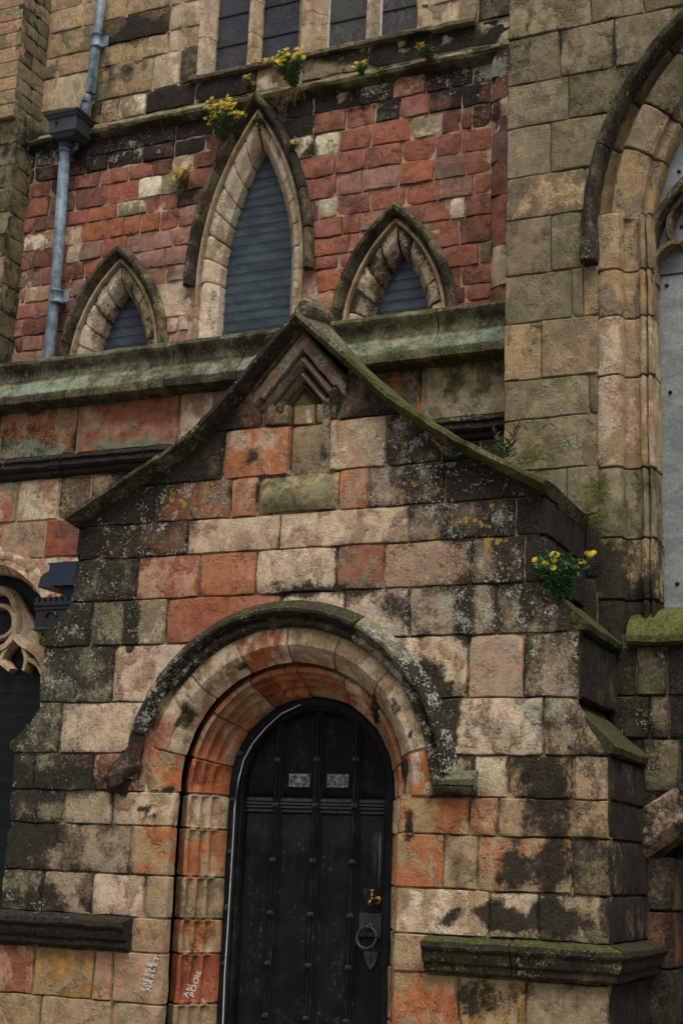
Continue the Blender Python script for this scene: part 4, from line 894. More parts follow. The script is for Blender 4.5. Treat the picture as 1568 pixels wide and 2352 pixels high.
LEFT2 = [
 (6.752, 6.93, [20, 110, 240, 305, 420, 498, 640, 800, 975, 1130], ['D/R', 'u', 'R', 'D', 'D', 'O', 'P', 'P', 'P']),
 (6.591, 6.752, [10, 112, 150, 305, 432, 565, 865, 985, 1120], ['R/D', 'R', 'p/c', 'D/u', 'u', 'D', 'R/e', 'D']),
 (6.438, 6.591, [5, 95, 205, 305, 430, 560, 930, 1130], ['D', 'R/P', 'R/P', 'D/u', 'u', 'c/p']),
 (6.257, 6.438, [-20, 138, 282, 430, 560, 960, 1130], ['P/R', 'D', 'D', 'u', 'P', 'c/p s2']),
 (6.107, 6.257, [-20, 85, 132, 255, 340, 440, 980, 1050, 1140], ['P/u', 'D', 'P', 'R', 'D', 'P', 'P/c', 'c/t s3']),
 (5.9, 6.107, [-40, 60, 205, 265, 420, 990, 1100], ['R', 'P', 's', 'D', 'R', 'P']), (5.5, 5.9, [-60, 100, 240, 420, 990, 1100], ['R', 'R', 'R', 'R', 'R'])]
for rows, cf_ in ((LEFT, z1), (LEFT2, z1)):
    for zb, zt, js, sts in rows:
        zm = (zb+zt)/2
        for a, b, st in zip(js, js[1:], sts): lan_rect(xat(cf_(a), zm, YU), xat(cf_(b), zm, YU), zb, zt, st)
# worn angle shaft beside the tall right-hand wall
za = 5.6
for i, h in enumerate([.30, .22, .33, .25, .20, .31, .24, .3, .22, .27]):
    x0 = xat(1128, za+h/2, YU-.05)
    loft(lw, 'angle_shaft_stone', lambda s, a, b: (x0+.11+a, YU+.02+b, s), grid(za+.004, za+h-.004, .05, .012), [(.125*math.cos(t*math.pi/9)*(1), -.10*math.sin(t*math.pi/9)) for t in range(10)][::-1], ['R', 'R/D', 'c/p', 'R', 'R/O', 'D/R', 'u s2', 'c/D s2', 'D s4 l3', 'D s5 l5'][i], amp=.022, grain=6, closed=False)
    za += h
# lancet dressings
HP = [(-.092, .03), (-.092, -.01), (-.075, -.05), (-.055, -.085), (-.03, -.092), (-.008, -.07), (.004, -.03), (.004, .03)]
FILL = [(-.135, .04), (-.135, .0), (-.128, -.018), (-.115, -.022), (-.103, -.015), (-.098, .01), (-.098, .04)]
VO = [(-.128, .035), (-.14, .028), (-.165, .026), (-.195, .026), (-.205, .03), (-.225, .055), (-.255, .10), (-.272, .12), (-.278, .20), (-.28, .30)]
VS = [(-.128, .035), (-.14, .028), (-.165, .026), (-.215, .026), (-.225, .03), (-.25, .06), (-.275, .10), (-.29, .12), (-.296, .20), (-.30, .30)]
def lancet(key, hood_from, nvo, sts_h, sts_v, vprof, label, dpane):
    l = LN[key]; zb = 5.45-l.zs
    # pane
    Yp = .215; pts = []
    ts = [zb, -.001]+list(np.linspace(0, 1, 26)) if zb < 0 else list(np.linspace(0, 1, 26))
    L_ = [l.pt(t, dpane+.06, Yp, -1) for t in ts]; R_2 = [l.pt(t, dpane+.06, Yp, 1) for t in ts[::-1]]
    ol = L_+R_2[1:]; 
    win = obj('lancet_window', ol, [tuple(range(len(ol)))[::-1]], M['pane'], lw, False); win['label'] = label
    for sd in (-1, 1):
        cut = [hood_from]+list(np.linspace(max(0, hood_from)+.18, .999, 5)) if hood_from < 0 else list(np.linspace(hood_from, .999, 5))
        rev = (lambda q: q) if sd < 0 else (lambda q: q[::-1])
        for i, (a, b) in enumerate(zip(cut, cut[1:])):
            loft(win, 'hood_stone', lambda s, d, y: l.pt(s, d, y, sd), lin(a+.004, b-.002, .035), rev(dens(HP, .02)), sts_h[(i+(sd > 0)*2) % len(sts_h)], amp=.007, grain=9)
        loft(win, 'fillet', lambda s, d, y: l.pt(s, d, y, sd), lin(zb, .999, .04), rev(dens(FILL, .02)), 'm/t s2', amp=.003)
        js = [zb, min(-.02, zb*.5), .0] if zb < -.3 else [zb, 0.]
        js = js+list(np.linspace(0, .999, nvo+1))[1:]
        f2, n2 = pline(vprof)
        for i, (a, b) in enumerate(zip(js, js[1:])):
            st = sts_v[(i*2+(sd > 0)) % len(sts_v)]
            v0, v1 = a+.003, b-.003; vs = grid(v0, v1, .05, .006); vs = vs if sd < 0 else vs[::-1]
            patch(win, 'voussoir', lambda u, v: l.pt(v, *f2(u), sd), np.arange(n2+1), vs, st, uedge=(True, False), rough=.004, sink=.005, depth=.04, warp=.002, jit=.07)
    z = 5.5
    while z < l.zs+l.h:
        h = l.half(z, dpane)
        if h > .03:
            m = MB(); m.box((l.cx-h, YU+Yp-.012, z), (l.cx+h, YU+Yp-.008, z+.004)); m.build('guard_bar', M['lead'], win)
        z += .09
    n = int(2*(l.a+dpane)/.02)
    m = MB()
    for i in range(1, n):
        x = l.cx-(l.a+dpane)+i*.02; zt = next((zz for zz in np.linspace(l.zs+l.h, l.zs, 60) if l.half(zz, dpane) > abs(x-l.cx)), l.zs)
        m.box((x-.0012, YU+Yp-.011, 5.5), (x+.0012, YU+Yp-.008, zt))
    m.build('guard_wires', M['lead'], win)
    return win
lancet('tall', -.04, 7, ['b s7', 'e s6 m1', 'e s5 m2', 'e/b s6'], ['w/c', 'm/c', 'w/c', 'c/m', 'c/w', 'c/m', 'c/m', 'm', 'm/c s3', 'm/t s1'], VO, 'tall middle lancet window', -.255)
lancet('left', -.4, 5, ['e s6 m1', 'e/b s6', 'e s5'], ['w/c s3', 'm/t s3', 'w/c s4', 'm/t s4', 'c/w s4', 'm/t s4', 'c s4', 'm s6'], VS, 'low lancet window beside the drainpipe', -.275)
lancet('right', -.4, 5, ['e s6 m2', 'e/b s5 m2', 'e s6'], ['c/t s4', 'm/t s4', 'c/t s5', 'm/c s5', 'c s4', 'c/m s5', 'c s6', 'c s4'], VS, 'low lancet window to the right of the porch gable', -.275)
# ledge along the top of the lancet wall
LED = [(-.16, 8.42), (-.12, 8.40), (.0, 8.285), (.07, 8.245), (.085, 8.225), (.075, 8.195), (.05, 8.18), (.02, 8.165), (0, 8.15), (-.16, 8.15)]
run(lw, 'ledge_stone', YU, [-5.2, -3.9, -3.3, -2.6, -1.95, -1.2, -.55, .1, .7, 1.4], LED, ['e s5 m7', 'e s4 m6', 'e s5 m6', 'g s5 m6', 'e s4 m7', 'e s4 m7 y1', 'e s5 m6', 'e s4 m7', 'e s5 m6'], amp=.014, grain=7)

# ================================================================== UPPER WALL with stained glass
YT = 2.12
uw = thing('clerestory_wall', 'buff ashlar wall with stained glass lights at the very top, above the mossy ledge', 'wall')
PT = front(YT)
ZS = 8.70
lights = [(-2.385, -1.998, 'stainA'), (-1.885, -1.498, 'stainA'), (-1.203, -.82, 'stainB'), (-.686, -.323, 'stainB')]
bed(uw, YT+.014, -5.3, 1.6, 8.15, 10.6, lambda x, z: not (-2.5 < x < -.25 and z > ZS-.02), 'm/q s2', .1)
def urow(zb, zt, stones, off=0, **kw): 
    zm = (zb+zt)/2
    for a, b, st in stones: rect(uw, PT, xat(z1(a), zm, YT), xat(z1(b), zm, YT), zb, zt, st, rough=.010, sink=.016, warp=.007, step=.08, off=rnd.uniform(-.008, .006), **kw)
zq = [at(z1(350), z1(y), YT)[1] for y in (650, 515, 455, 335, 190, 60, -120, -300)]
urow(8.40, zq[0], [(180, 300, 'e s2 m4'), (300, 480, 's m3'), (535, 600, 'e s4'), (600, 700, 'e/t s3 m2'), (702, 862, 's/w'), (864, 1150, 'k/b s8'), (1152, 1300, 's/e s3')])
urow(zq[0], zq[2], [(200, 520, 'm/t'), (560, 905, 't/e s2'), (907, 1060, 'm/c'), (1062, 1180, 'e s5')]) 
urow(zq[2], zq[3], [(240, 345, 't/e s1'), (347, 535, 't'), (575, 840, 't/q s1'), (842, 1000, 't/m'), (1002, 1060, 'c/m'), (1062, 1225, 'm/t s3')])
urow(zq[3], zq[4], [(260, 540, 't/e s1'), (590, 1005, 'b/t s5'), (1007, 1080, 'm'), (1082, 1235, 'm/t s2')])
urow(zq[4], zq[5], [(290, 492, 't/m'), (494, 570, 't/q s1'), (590, 755, 't/q s2'), (757, 1010, 't/q s3'), (1012, 1090, 'm'), (1092, 1245, 'm/c')])
urow(zq[5], zq[6], [(300, 500, 't/m'), (502, 755, 't/q s2'), (757, 1020, 't/m s1'), (1022, 1250, 'm')]); urow(zq[6], zq[7], [(300, 700, 't'), (702, 1250, 'm')])
# sill course under the lights
def vrow(zb, zt, stones):
    zm = (zb+zt)/2
    for a, b, st in stones: rect(uw, PT, xat(a, zm, YT), xat(b, zm, YT), zb, zt, st, rough=.016, sink=.011, warp=.01, off=rnd.uniform(-.02, .008))
vrow(8.40, 8.64, [(455, 590, 'k/e s7'), (592, 620, 'c/e s3'), (622, 690, 'e/o s2'), (692, 842, 's/e s3 l3 y1'), (844, 985, 'e/k s7'), (987, 1090, 'k s8'), (1092, 1220, 'k s9')])
SIL = [(-.10, 8.74), (-.06, 8.735), (.04, 8.675), (.055, 8.66), (.05, 8.63), (.02, 8.62), (-.10, 8.62)]
run(uw, 'sill_stone', YT, [-2.55, -2.0, -1.3, -.7, -.15, .25], SIL, ['e s5 m4', 'e s4 m3', 's/e s3 m2', 'e s3 m5 y1', 's m2'], amp=.012)
for zb, zt, stones in [(8.64, 8.90, [(955, 1050, 'm/s'), (1052, 1095, 's'), (1097, 1220, 'e s6')]), (8.90, 9.12, [(955, 985, 'm'), (987, 1110, 's/m'), (1112, 1220, 's/t')]), (9.12, 9.4, [(955, 1060, 's'), (1062, 1220, 'm')]), (9.4, 10.2, [(955, 1220, 's')])]: vrow(zb, zt, stones)
# mullions and jambs
def mull(x, w_, st, z0=8.66, out=.0, n=3):
    zs_ = [z0]+[z0+.35*(i+1)+rnd.uniform(-.08, .08) for i in range(n)]+[10.4]
    for a, b in zip(zs_, zs_[1:]):
        loft(uw, 'mullion_stone', lambda s, p, q: (x+p, YT+q, s), lin(a+.003, b-.003, .08), dens([(-w_, .20), (-w_, .09), (-w_*.55, .03), (-w_*.35, -.01+out), (w_*.35, -.01+out), (w_*.55, .03), (w_, .09), (w_, .20)], .025)[::-1], st, amp=.004)
mull(-1.942, .058, 'm/t s1'); mull(-.753, .062, 'm/s s1'); mull(-1.35, .145, 'm/t s3', out=-.03); mull(-2.46, .09, 'm/c s1'); mull(-.27, .06, 'm/s')
for i, (a, b, mt) in enumerate(lights):
    wv = obj('stained_glass_light', [(a-.03, YT+.13, ZS-.05), (b+.03, YT+.13, ZS-.05), (b+.03, YT+.13, 10.4), (a-.03, YT+.13, 10.4)], [(0, 1, 2, 3)], M[mt], uw, False)
    for z in (9.02, 9.34, 9.66): m = MB(); m.box((a-.01, YT+.118, z), (b+.01, YT+.126, z+.012)); m.build('saddle_bar', M['lead'], wv)
    if i >= 2: m = MB(); m.box((a-.008, YT+.10, ZS), (a+.008, YT+.125, 10.4)); m.build('white_edge_strip', M['white'], wv)

# ================================================================== LEFT PIER
pier = thing('buttress_pier', 'narrow coursed stone pier with dirty quoins at the top left, left of the drainpipe', 'pier')
PX, PYF = -4.235, 1.70
zc = 5.2; rg = random.Random(11)
while zc < 10.4:
    low = zc < 8.25; h = rg.uniform(.22, .32) if low else rg.uniform(.135, .165)
    xf = PX+(.04 if low else 0); yf = PYF+(.04 if low else 0)
    j = rg.uniform(.28, .45)
    pf = front(yf); pr_ = Plane((xf, 0, 0), (0, 1, 0))
    fs = ['e s4 l2', 'e s5', 's s3 l1'] if low else ['p/t', 't/p s1', 'P/t', 's/t', 't/s', 'p/s']
    rs = ['e s5', 'e s4 l1'] if low else ['e s1', 's s1', 'e/s s2', 's/e s3', 'e s4']
    rect(pier, pf, xf-j, xf, zc, zc+h, rg.choice(fs), rough=.005, sink=.006, gap=.0025, edge=.006); rect(pier, pf, xf-2.8, xf-1.1, zc, zc+h, rg.choice(fs), rough=.005, sink=.006, gap=.0025, edge=.006, step=.1); rect(pier, pf, xf-1.1, xf-j, zc, zc+h, rg.choice(fs), rough=.005, sink=.006, gap=.0025, edge=.006)
    k = rg.uniform(.18, .42)
    rect(pier, pr_, yf+.0, yf+k, zc, zc+h, rg.choice(rs), rough=.005, sink=.006, gap=.0025, edge=.006)
    if k < .34: rect(pier, pr_, yf+k, 2.14, zc, zc+h, rg.choice(rs), rough=.005, sink=.006, gap=.0025, edge=.006)
    zc += h
m = MB(); m.box((PX-2.8, PYF+.055, 5), (PX-.015, 2.3, 10.4)); m.build('mortar_core', M['lead'], pier)

# ================================================================== RIGHT WALL with the boarded window
YR = .90
rw = thing('window_wall', 'tall tan ashlar wall on the right with hooded arch of a boarded window', 'wall')
PR = front(YR); WX, WZ, WR = 3.53, 6.0, 2.02
def push_rw(p, RR=1.96):
    x, y, z = p
    if z > WZ:
        r = math.hypot(x-WX, z-WZ)
        if r < RR: k = RR/r; x, z = WX+(x-WX)*k, WZ+(z-WZ)*k
    elif x > 1.60: x = 1.60
    return np.array([x, y, z])
def r3(x): return 1035.6+.33956*x
bed(rw, YR+.018, .95, 3.56, 2.9, 9.2, lambda x, z: (x < 1.66 if z < WZ else math.hypot(x-WX, z-WZ) > 1.90), 'e/s s1 m1', .06, push=lambda p: push_rw(p, 1.945) if p[2] > WZ else p)
RRW = [(8.35, 8.9, [350, 700, 1100, 1700, 2600, 3400], ['s/e', 's', 'e', 's', 'e']), (7.985, 8.35, [350, 620, 1200, 1800, 2500, 3400], ['s/e', 's', 'e m1', 's', 'e']), (7.602, 7.985, [340, 945, 1300, 1700, 2500], ['s/e s3', 'e/s s2 m1', 'e s2 m2', 'e']), (7.216, 7.602, [340, 735, 1100, 1500], ['e/s s3', 's/e s3', 'e/s s2 m1']), (6.867, 7.216, [340, 790, 1200], ['e/s s2', 'e s4']),
       (6.471, 6.867, [340, 668, 1100], ['s/q s1', 'e/s s3']), (6.139, 6.471, [340, 905, 960], ['e/t s3', 's']), (5.712, 6.139, [340, 672, 880, 960], ['s/e', 'e/s m1', 's']), (5.347, 5.712, [340, 812, 892, 1000], ['e/s', 's m1', 's/t']),
       (4.925, 5.347, [340, 610, 1032], ['t/e', 's/t']), (4.635, 4.925, [340, 930, 1000], ['e/s m2', 'e s3']), (4.269, 4.635, [340, 926, 950], ['e/s m3 l2', 'k s9']), (3.93, 4.269, [340, 560, 780, 995], ['e s3 m3', 'e m2 l3', 'e/s m2 l3']), (3.5, 3.93, [340, 760, 900, 1000], ['e s5 m3', 'e s7', 'b s8']), (3.0, 3.5, [340, 800, 980], ['e s7 m2', 'd s8'])]
for zb, zt, js, sts in RRW:
    zm = (zb+zt)/2
    for a, b, st in zip(js, js[1:], sts):
        x0, x1 = max(.93, xat(r3(a), zm, YR)), xat(r3(b), zm, YR)
        if a == 340: x0 = .93
        if zt < WZ: x1 = min(x1, 1.62)
        if x1-x0 > .03: rect(rw, PR, x0, x1, zb, zt, st, push=push_rw, rough=.008, sink=.009, gap=.003, edge=.008, step=.07, warp=.007, off=rnd.uniform(-.005, .005))
obj('return_face', [(.945, YR+.015, 2.8), (.945, 2.4, 2.8), (.945, 2.4, 9.2), (.945, YR+.015, 9.2)], [(0, 1, 2, 3)], M['ground'], rw, False)
# window dressings
def wp(t, r, y):
    """t<0 metres below springing, else angle from the left springing"""
    return np.array([WX-r, YR+y, WZ+t]) if t < 0 else np.array([WX-r*math.cos(t), YR+y, WZ+r*math.sin(t)])
JP = [(1.935, 0), (1.91, 0), (1.87, -.006), (1.82, -.008), (1.785, .004), (1.768, .03), (1.758, .09), (1.745, .09), (1.70, .10), (1.665, .085), (1.648, .05), (1.632, .042), (1.617, .065), (1.606, .11), (1.598, .06), (1.585, .055), (1.575, .08), (1.57, .15), (1.566, .30)]
f3, n3 = pline(JP)
zj = [6.05, 5.667, 5.323, 4.898, 4.249, 3.766, 3.352, 2.95]
for a, b, st in zip(zj[1:], zj, ['t/s', 't/s s1', 't/m s1', 't/m s1', 's/e m3 l1', 't/e s5 m2', 'e s8 m2']):
    patch(rw, 'jamb_stone', lambda u, v: wp(v-WZ-1e-6, *f3(u)), np.arange(n3+1), grid(a+.004, b-.004, .05, .007), st, uedge=(True, False), rough=.01, depth=.04, off=rnd.uniform(-.004, .004))
patch(rw, 'mortar_core', lambda u, v: wp(v-WZ-1e-6, *f3(u)), np.arange(n3+1), np.linspace(2.9, 6.05, 40), 'e s6', uedge=(False, False), vedge=(False, False), off=-.014, depth=.02)
AP = [(1.955, .03), (1.94, .10), (1.91, .15), (1.875, .13), (1.86, .06), (1.84, .04), (1.80, .035), (1.74, .055), (1.68, .10), (1.655, .12), (1.648, .16), (1.63, .18), (1.60, .185), (1.585, .20), (1.575, .24), (1.57, .30)]
f4, n4 = pline(AP)
tj = [.025, .33, .52, .75, 1.0, 1.28, math.pi/2]
for a, b, st in zip(tj, tj[1:], ['t/s s1', 's/t s3', 'e/s s3 m2', 'e s3', 'e s3', 'e s3']):
    patch(rw, 'voussoir', lambda u, v: wp(v, *f4(u)), np.arange(n4+1), grid(a+.003, b-.003, .05, .006), st, uedge=(True, False), rough=.014, depth=.04)
WH = [(1.93, .05), (1.93, -.02), (1.94, -.06), (1.955, -.085), (1.985, -.095), (2.0, -.09), (2.03, -.03), (2.035, .04)]
for a, b in ((-.02, .30), (.303, .62), (.623, 1.0), (1.003, math.pi/2)):
    loft(rw, 'hood_stone', lambda s, r, y: wp(s, r, y), lin(a, b, .04), dens(WH, .02)[::-1], 'e s7 m3 l2', amp=.006, grain=9)
hx0, hz0 = at(1352, 570, YR-.06)
loft(rw, 'hood_stone', lambda s, r, y: wp(s-WZ-1e-6, r, y), lin(hz0+.05, WZ, .05), dens(WH, .02)[::-1], 'e s6 m5 l1', amp=.006, grain=9)
loft(rw, 'hood_stop', lambda s, a, b: (hx0+a, YR+b, s), [hz0-.10, hz0-.085, hz0-.04, hz0+.0, hz0+.055, hz0+.065], dens([(-.055, .03), (-.058, -.07), (-.04, -.12), (.03, -.125), (.055, -.08), (.055, .03)], .02)[::-1], 'k/e s6 l4 m3', amp=.01, grain=14)
plate = obj('steel_sheet', [(1.80, YR+.305, 3.325), (5.2, YR+.305, 3.325), (5.2, YR+.305, 8.6), (1.80, YR+.305, 8.6)], [(0, 1, 2, 3)], M['steel'], rw, False)
sm = plate.modifiers.new('thick', 'SOLIDIFY'); sm.thickness = .006
for px, py in ((1530, 655), (1538, 900), (1554, 1340), (1558, 393), (1564, 520), (1620, 700), (1620, 1100)):
    x, z = at(px, py, YR+.30); m = MB(); m.lathe((x, YR+.305, z), [(0, -.016), (.008, -.015), (.013, -.009), (.015, 0)], 'y', 12); m.build('bolt', M['bolt'], rw, True)
m = MB(); sxp = at(1520, 632, YR+.3); m.box((sxp[0]-.1, YR+.296, sxp[1]-.004), (sxp[0]+3, YR+.304, sxp[1]+.004)); m.build('sheet_joint', M['bolt'], rw)
YTR = YR+.17
bar([(1600, 385), (1568, 413), (1541, 442), (1517, 477), (1497, 516), (1489, 555), (1486, 601), (1488, 640)], .045, Y=YTR, st='e/t s6', par=rw, dp=.13)
bar([(1600, 435), (1568, 453), (1540, 488), (1534, 520), (1541, 545), (1563, 558)], .03, Y=YTR+.02, st='e s6', par=rw, dp=.11)
bar([(1565, 556), (1541, 556), (1517, 571), (1503, 590), (1498, 615), (1500, 650)], .03, Y=YTR+.02, st='e/t s5', par=rw, dp=.11)
# mossy window sill
SL = [(-.40, 3.36), (-.30, 3.345), (-.1, 3.27), (.02, 3.17), (.055, 3.10), (.05, 3.06), (.02, 3.045), (-.4, 3.04)]
run(rw, 'sill_stone', YR, [1.79, 2.28, 3.4, 5.0], SL, ['e s1 m10', 'e s1 m9', 'e m9'], amp=.012, grain=6)

# ================================================================== LOWER RIGHT WALL with low arch
lr = thing('side_wall', 'dark mossy wall under the boarded window, with a low arched opening beside the porch', 'wall')
PL = front(YR)
XL = CX+2.075
def arch_low(x): return 1.72+.72*(x-1.88)-.18*(x-1.88)**2
def push_lr(p):
    x, y, z = p; zl = arch_low(x)+.10
    return np.array([x, y, max(z, zl)])
bed(lr, YR+.014, 1.7, 4.9, 1.8, 3.06, lambda x, z: z > arch_low(x)+.02, 'e s6 m4', .06, push=push_lr)
for zb, zt, js, sts in ((2.72, 3.04, [1380, 1460, 1530, 1640, 1800], ['e s9 m2', 'e/s s6 m2 l2', 'd s9', 'b s8']), (2.45, 2.72, [1380, 1490, 1535, 1660, 1800], ['e s8 m2 l2', 'e/s s5 m2 l2', 'D s8', 'b s7']), (2.12, 2.45, [1380, 1475, 1560, 1700, 1800], ['e s9 m2', 'e/s s5 m2 l2', 'e s7', 'b s8']), (1.80, 2.12, [1380, 1500, 1620], ['e s8 m2', 'e s7 m2'])):
    zm = (zb+zt)/2
    for a, b, st in zip(js, js[1:], sts): rect(lr, PL, max(1.66, xat(a, zm, YR)), xat(b, zm, YR), zb, zt, st, push=push_lr, rough=.02, bulge=.008, off=rnd.uniform(-.01, .01))
rgr = random.Random(31); x9 = xat(1800, 2.7, YR)
for zb, zt in ((2.72, 3.04), (2.45, 2.72)):
    x = x9
    while x < 4.9: b9 = x+rgr.uniform(.35, .6); rect(lr, PL, x, b9, zb, zt, rgr.choice(['e s6 m3', 'b s6', 'e/s s5 m2', 'D s6']), push=push_lr, rough=.02); x = b9
def lowarch(s, a, b):
    dz = .72-.36*(s-1.88); L = math.hypot(1, dz); return (s-dz/L*a, YR+b, arch_low(s)+a/L)
for a, b in ((1.86, 2.22), (2.225, 2.6), (2.605, 3.0), (3.005, 3.45), (3.455, 3.9), (3.905, 4.35), (4.355, 4.8)):
    loft(lr, 'arch_stone', lowarch, lin(a, b, .05), dens([(0, .45), (0, .06), (.03, -.01), (.06, -.035), (.23, -.035), (.25, -.02), (.25, .45)], .03)[::-1], 'q/e s6', amp=.006)
zs_ = [0, .35, .72, 1.06, 1.4, 1.73]
for a, b, st in zip(zs_, zs_[1:], ['b s6', 'd s5', 'b s7 m3', 'D s6', 'b s5']):
    rect(lr, front(YR+.10), 1.83, 2.03, a, b, st, rough=.012); rect(lr, Plane((2.03, 0, 0), (0, 1, 0)), YR+.10, YR+.55, a, b, st, rough=.012)
rg = random.Random(3)
for i in range(9):
    for j in range(9): rect(lr, front(2.1), 1.7+j*.42+(i % 2)*.2-.2, 1.7+(j+1)*.42+(i % 2)*.2-.2, i*.3, i*.3+.3, rg.choice(['b s7', 'e s6', 'd s6', 'q s6']), rough=.02)
obj('mortar_core', [(1.5, 2.12, 0), (5.2, 2.12, 0), (5.2, 2.12, 3.0), (1.5, 2.12, 3.0)], [(0, 1, 2, 3)], M['lead'], lr, False)
m = MB(); m.box((1.7, YR+.30, 2.5), (5.2, 2.2, 2.9)); m.build('vault_slab', M['lead'], lr)

# ================================================================== DRAINPIPE with hopper head
YP = YU-.13
dp = thing('drainpipe', 'blue-grey cast iron drainpipe with a square hopper head on the red wall', 'drainpipe')
def pp(px, py, Y=YP): x, z = at(px, py, Y); return Vector((x, Y, z))
lo = [pp(150, 345), pp(131, 620), pp(113, 818), pp(108, 870)]
MB().tube(lo, .052, 16).build('lower_pipe', M['pipe'], dp, True)
YP2 = YT-.10
a0, a1 = pp(237, -40, YP2), pp(208, 215, YP2); b0 = pp(196, 240, YP2-.02); b1 = pp(192, 290, YP2-.02)
MB().tube([a0, (a0+a1)/2, a1, a1+Vector((-.004, 0, -.03)), a1.lerp(b0, .5), b0+Vector((.004, 0, .02)), b0, b1], .047, 16).build('upper_pipe', M['pipe'], dp, True)
def collar(px, py, Y, r, ln_, ear=True):
    c = pp(px, py, Y); m = MB(); m.lathe(c, [(r*.85, -ln_/2-.012), (r*1.12, -ln_/2-.008), (r*1.14, -ln_/2+.006), (r*1.02, -ln_/2+.012), (r*1.02, ln_/2-.012), (r*1.14, ln_/2-.006), (r*1.12, ln_/2+.008), (r*.85, ln_/2+.012)], 'z', 18)
    m.build('collar', M['pipe'], dp, True)
    if ear:
        m = MB(); m.box((c.x+r*.8, Y+.02, c.z-ln_*.45), (c.x+r*2.1, Y+.04, c.z+ln_*.45)); bevel(m.build('fixing_ear', M['pipe'], dp), .004)
        m = MB(); m.box((c.x-.03, Y+.03, c.z-.03), (c.x+.03, Y+.12, c.z+.03)); m.build('bracket', M['pipe'], dp)
collar(223, 95, YP2, .052, .13); collar(131, 683, YP, .056, .11); collar(151, 335, YP, .058, .12)
# hopper head
hc = pp(163, 290, YP-.03)
def sq(w_, d_, z): return [(hc.x-w_, hc.y-d_, z), (hc.x+w_, hc.y-d_, z), (hc.x+w_, hc.y+.13, z), (hc.x-w_, hc.y+.13, z)]
lv = [(.10, .09, -.155), (.135, .115, -.12), (.15, .13, -.115), (.155, .135, .02), (.17, .15, .025), (.175, .155, .04), (.195, .17, .055), (.20, .178, .075), (.19, .17, .075), (.15, .13, .05)]
V = []; Fc = []
for w_, d_, dz in lv: V += sq(w_, d_, hc.z+dz)
for i in range(len(lv)-1):
    for k in range(4): Fc.append((i*4+k, i*4+(k+1) % 4, (i+1)*4+(k+1) % 4, (i+1)*4+k))
Fc += [(3, 2, 1, 0), tuple((len(lv)-1)*4+k for k in range(4))]
bevel(obj('hopper_head', V, Fc, M['hopper'], dp, False), .004)
m = MB(); m.tube([(hc.x-.06, hc.y-.14, hc.z-.02), (hc.x-.06, hc.y-.16, hc.z-.025)], .016, 10); m.build('overflow_spout', M['black_iron'], dp)
m = MB(); m.tube([(hc.x-.03, hc.y+.03, hc.z-.15), (lo[0].x, lo[0].y, lo[0].z+.02)], [.07, .058], 16); m.build('hopper_outlet', M['hopper'], dp, True)

# ================================================================== NAVY GUTTER and castellated rainwater head beside the porch
gt = thing('navy_rainwater_head', 'dark navy ogee gutter and castellated rainwater head half hidden behind the porch on the left', 'rainwater head')
YG = .95
def gp(zx, zy, Y=YG): return at(zx/5.516, 1218.3+zy/5.516, Y)
og = [gp(*q) for q in ((1010, 385), (820, 400), (815, 440), (800, 490), (750, 530), (705, 570), (685, 630), (650, 690), (640, 705), (660, 705), (700, 690), (960, 690))]
def gut(s, a, b): i = int(a); return (og[i][0], s, og[i][1])
loft(gt, 'gutter', lambda s, a, b: gut(s, a, b), [YG, YG+.02, YG+.2, YG+.4], [(i, 0) for i in range(len(og))][::-1], '', amp=0, mat=M['navy'], smooth=False)
og2 = [(x-.125, z+.01) for x, z in og[:9]]+[(og[8][0]-.0, og[8][1])]
loft(gt, 'gutter_end', lambda s, a, b: (([gp(*q)[0] for q in ((860, 380), (575, 405), (605, 440), (595, 500), (530, 540), (490, 580), (470, 650), (450, 710), (650, 700), (690, 640), (710, 570), (810, 500))])[int(a)], s, ([gp(*q)[1] for q in ((860, 380), (575, 405), (605, 440), (595, 500), (530, 540), (490, 580), (470, 650), (450, 710), (650, 700), (690, 640), (710, 570), (810, 500))])[int(a)]), [YG+.03, YG+.33], [(i, 0) for i in range(12)][::-1], '', amp=0, mat=M['navy'], smooth=False)
x0, z0 = gp(730, 690); x1, z1_ = gp(930, 850)
m = MB(); m.box((x0, YG+.08, z1_-.02), (x1+.1, YG+.25, z0+.02)); m.build('outlet_pipe', M['navy'], gt)
hx_, hz1 = gp(455, 860); _, hz0_ = gp(430, 1270); hxr = hx_+.42
hv = []
for dx, dd, z in ((.0, .0, hz0_), (-.012, .012, hz0_+.012), (-.0, .0, hz0_+.03), (-.0, .0, hz1-.10), (-.012, .012, hz1-.09), (-.012, .012, hz1-.075), (-.004, .004, hz1-.07), (-.016, .016, hz1-.055), (-.016, .016, hz1-.03), (-.004, .004, hz1-.03)):
    hv += [(hx_+dx, YG+.02-dd, z), (hxr-dx, YG+.02-dd, z), (hxr-dx, YG+.28, z), (hx_+dx, YG+.28, z)]
nl = len(hv)//4
obj('rainwater_head', hv, [(i*4+k, i*4+(k+1) % 4, (i+1)*4+(k+1) % 4, (i+1)*4+k) for i in range(nl-1) for k in range(4)]+[(3, 2, 1, 0), tuple((nl-1)*4+k for k in range(4))], M['black_iron'], gt, False)
for i in range(8): m = MB(); m.box((hx_-.012+i*.054, YG+.01, hz1-.03), (hx_+.020+i*.054, YG+.04, hz1+.008)); m.build('merlon', M['black_iron'], gt)
m = MB(); m.tube([(hx_+.15+.05*math.cos(t), YG+.012, hz0_+.10+.05*math.sin(t)) for t in np.linspace(.1, 3.0, 10)], .008, 6); m.build('relief_arch', M['black_iron'], gt, True)

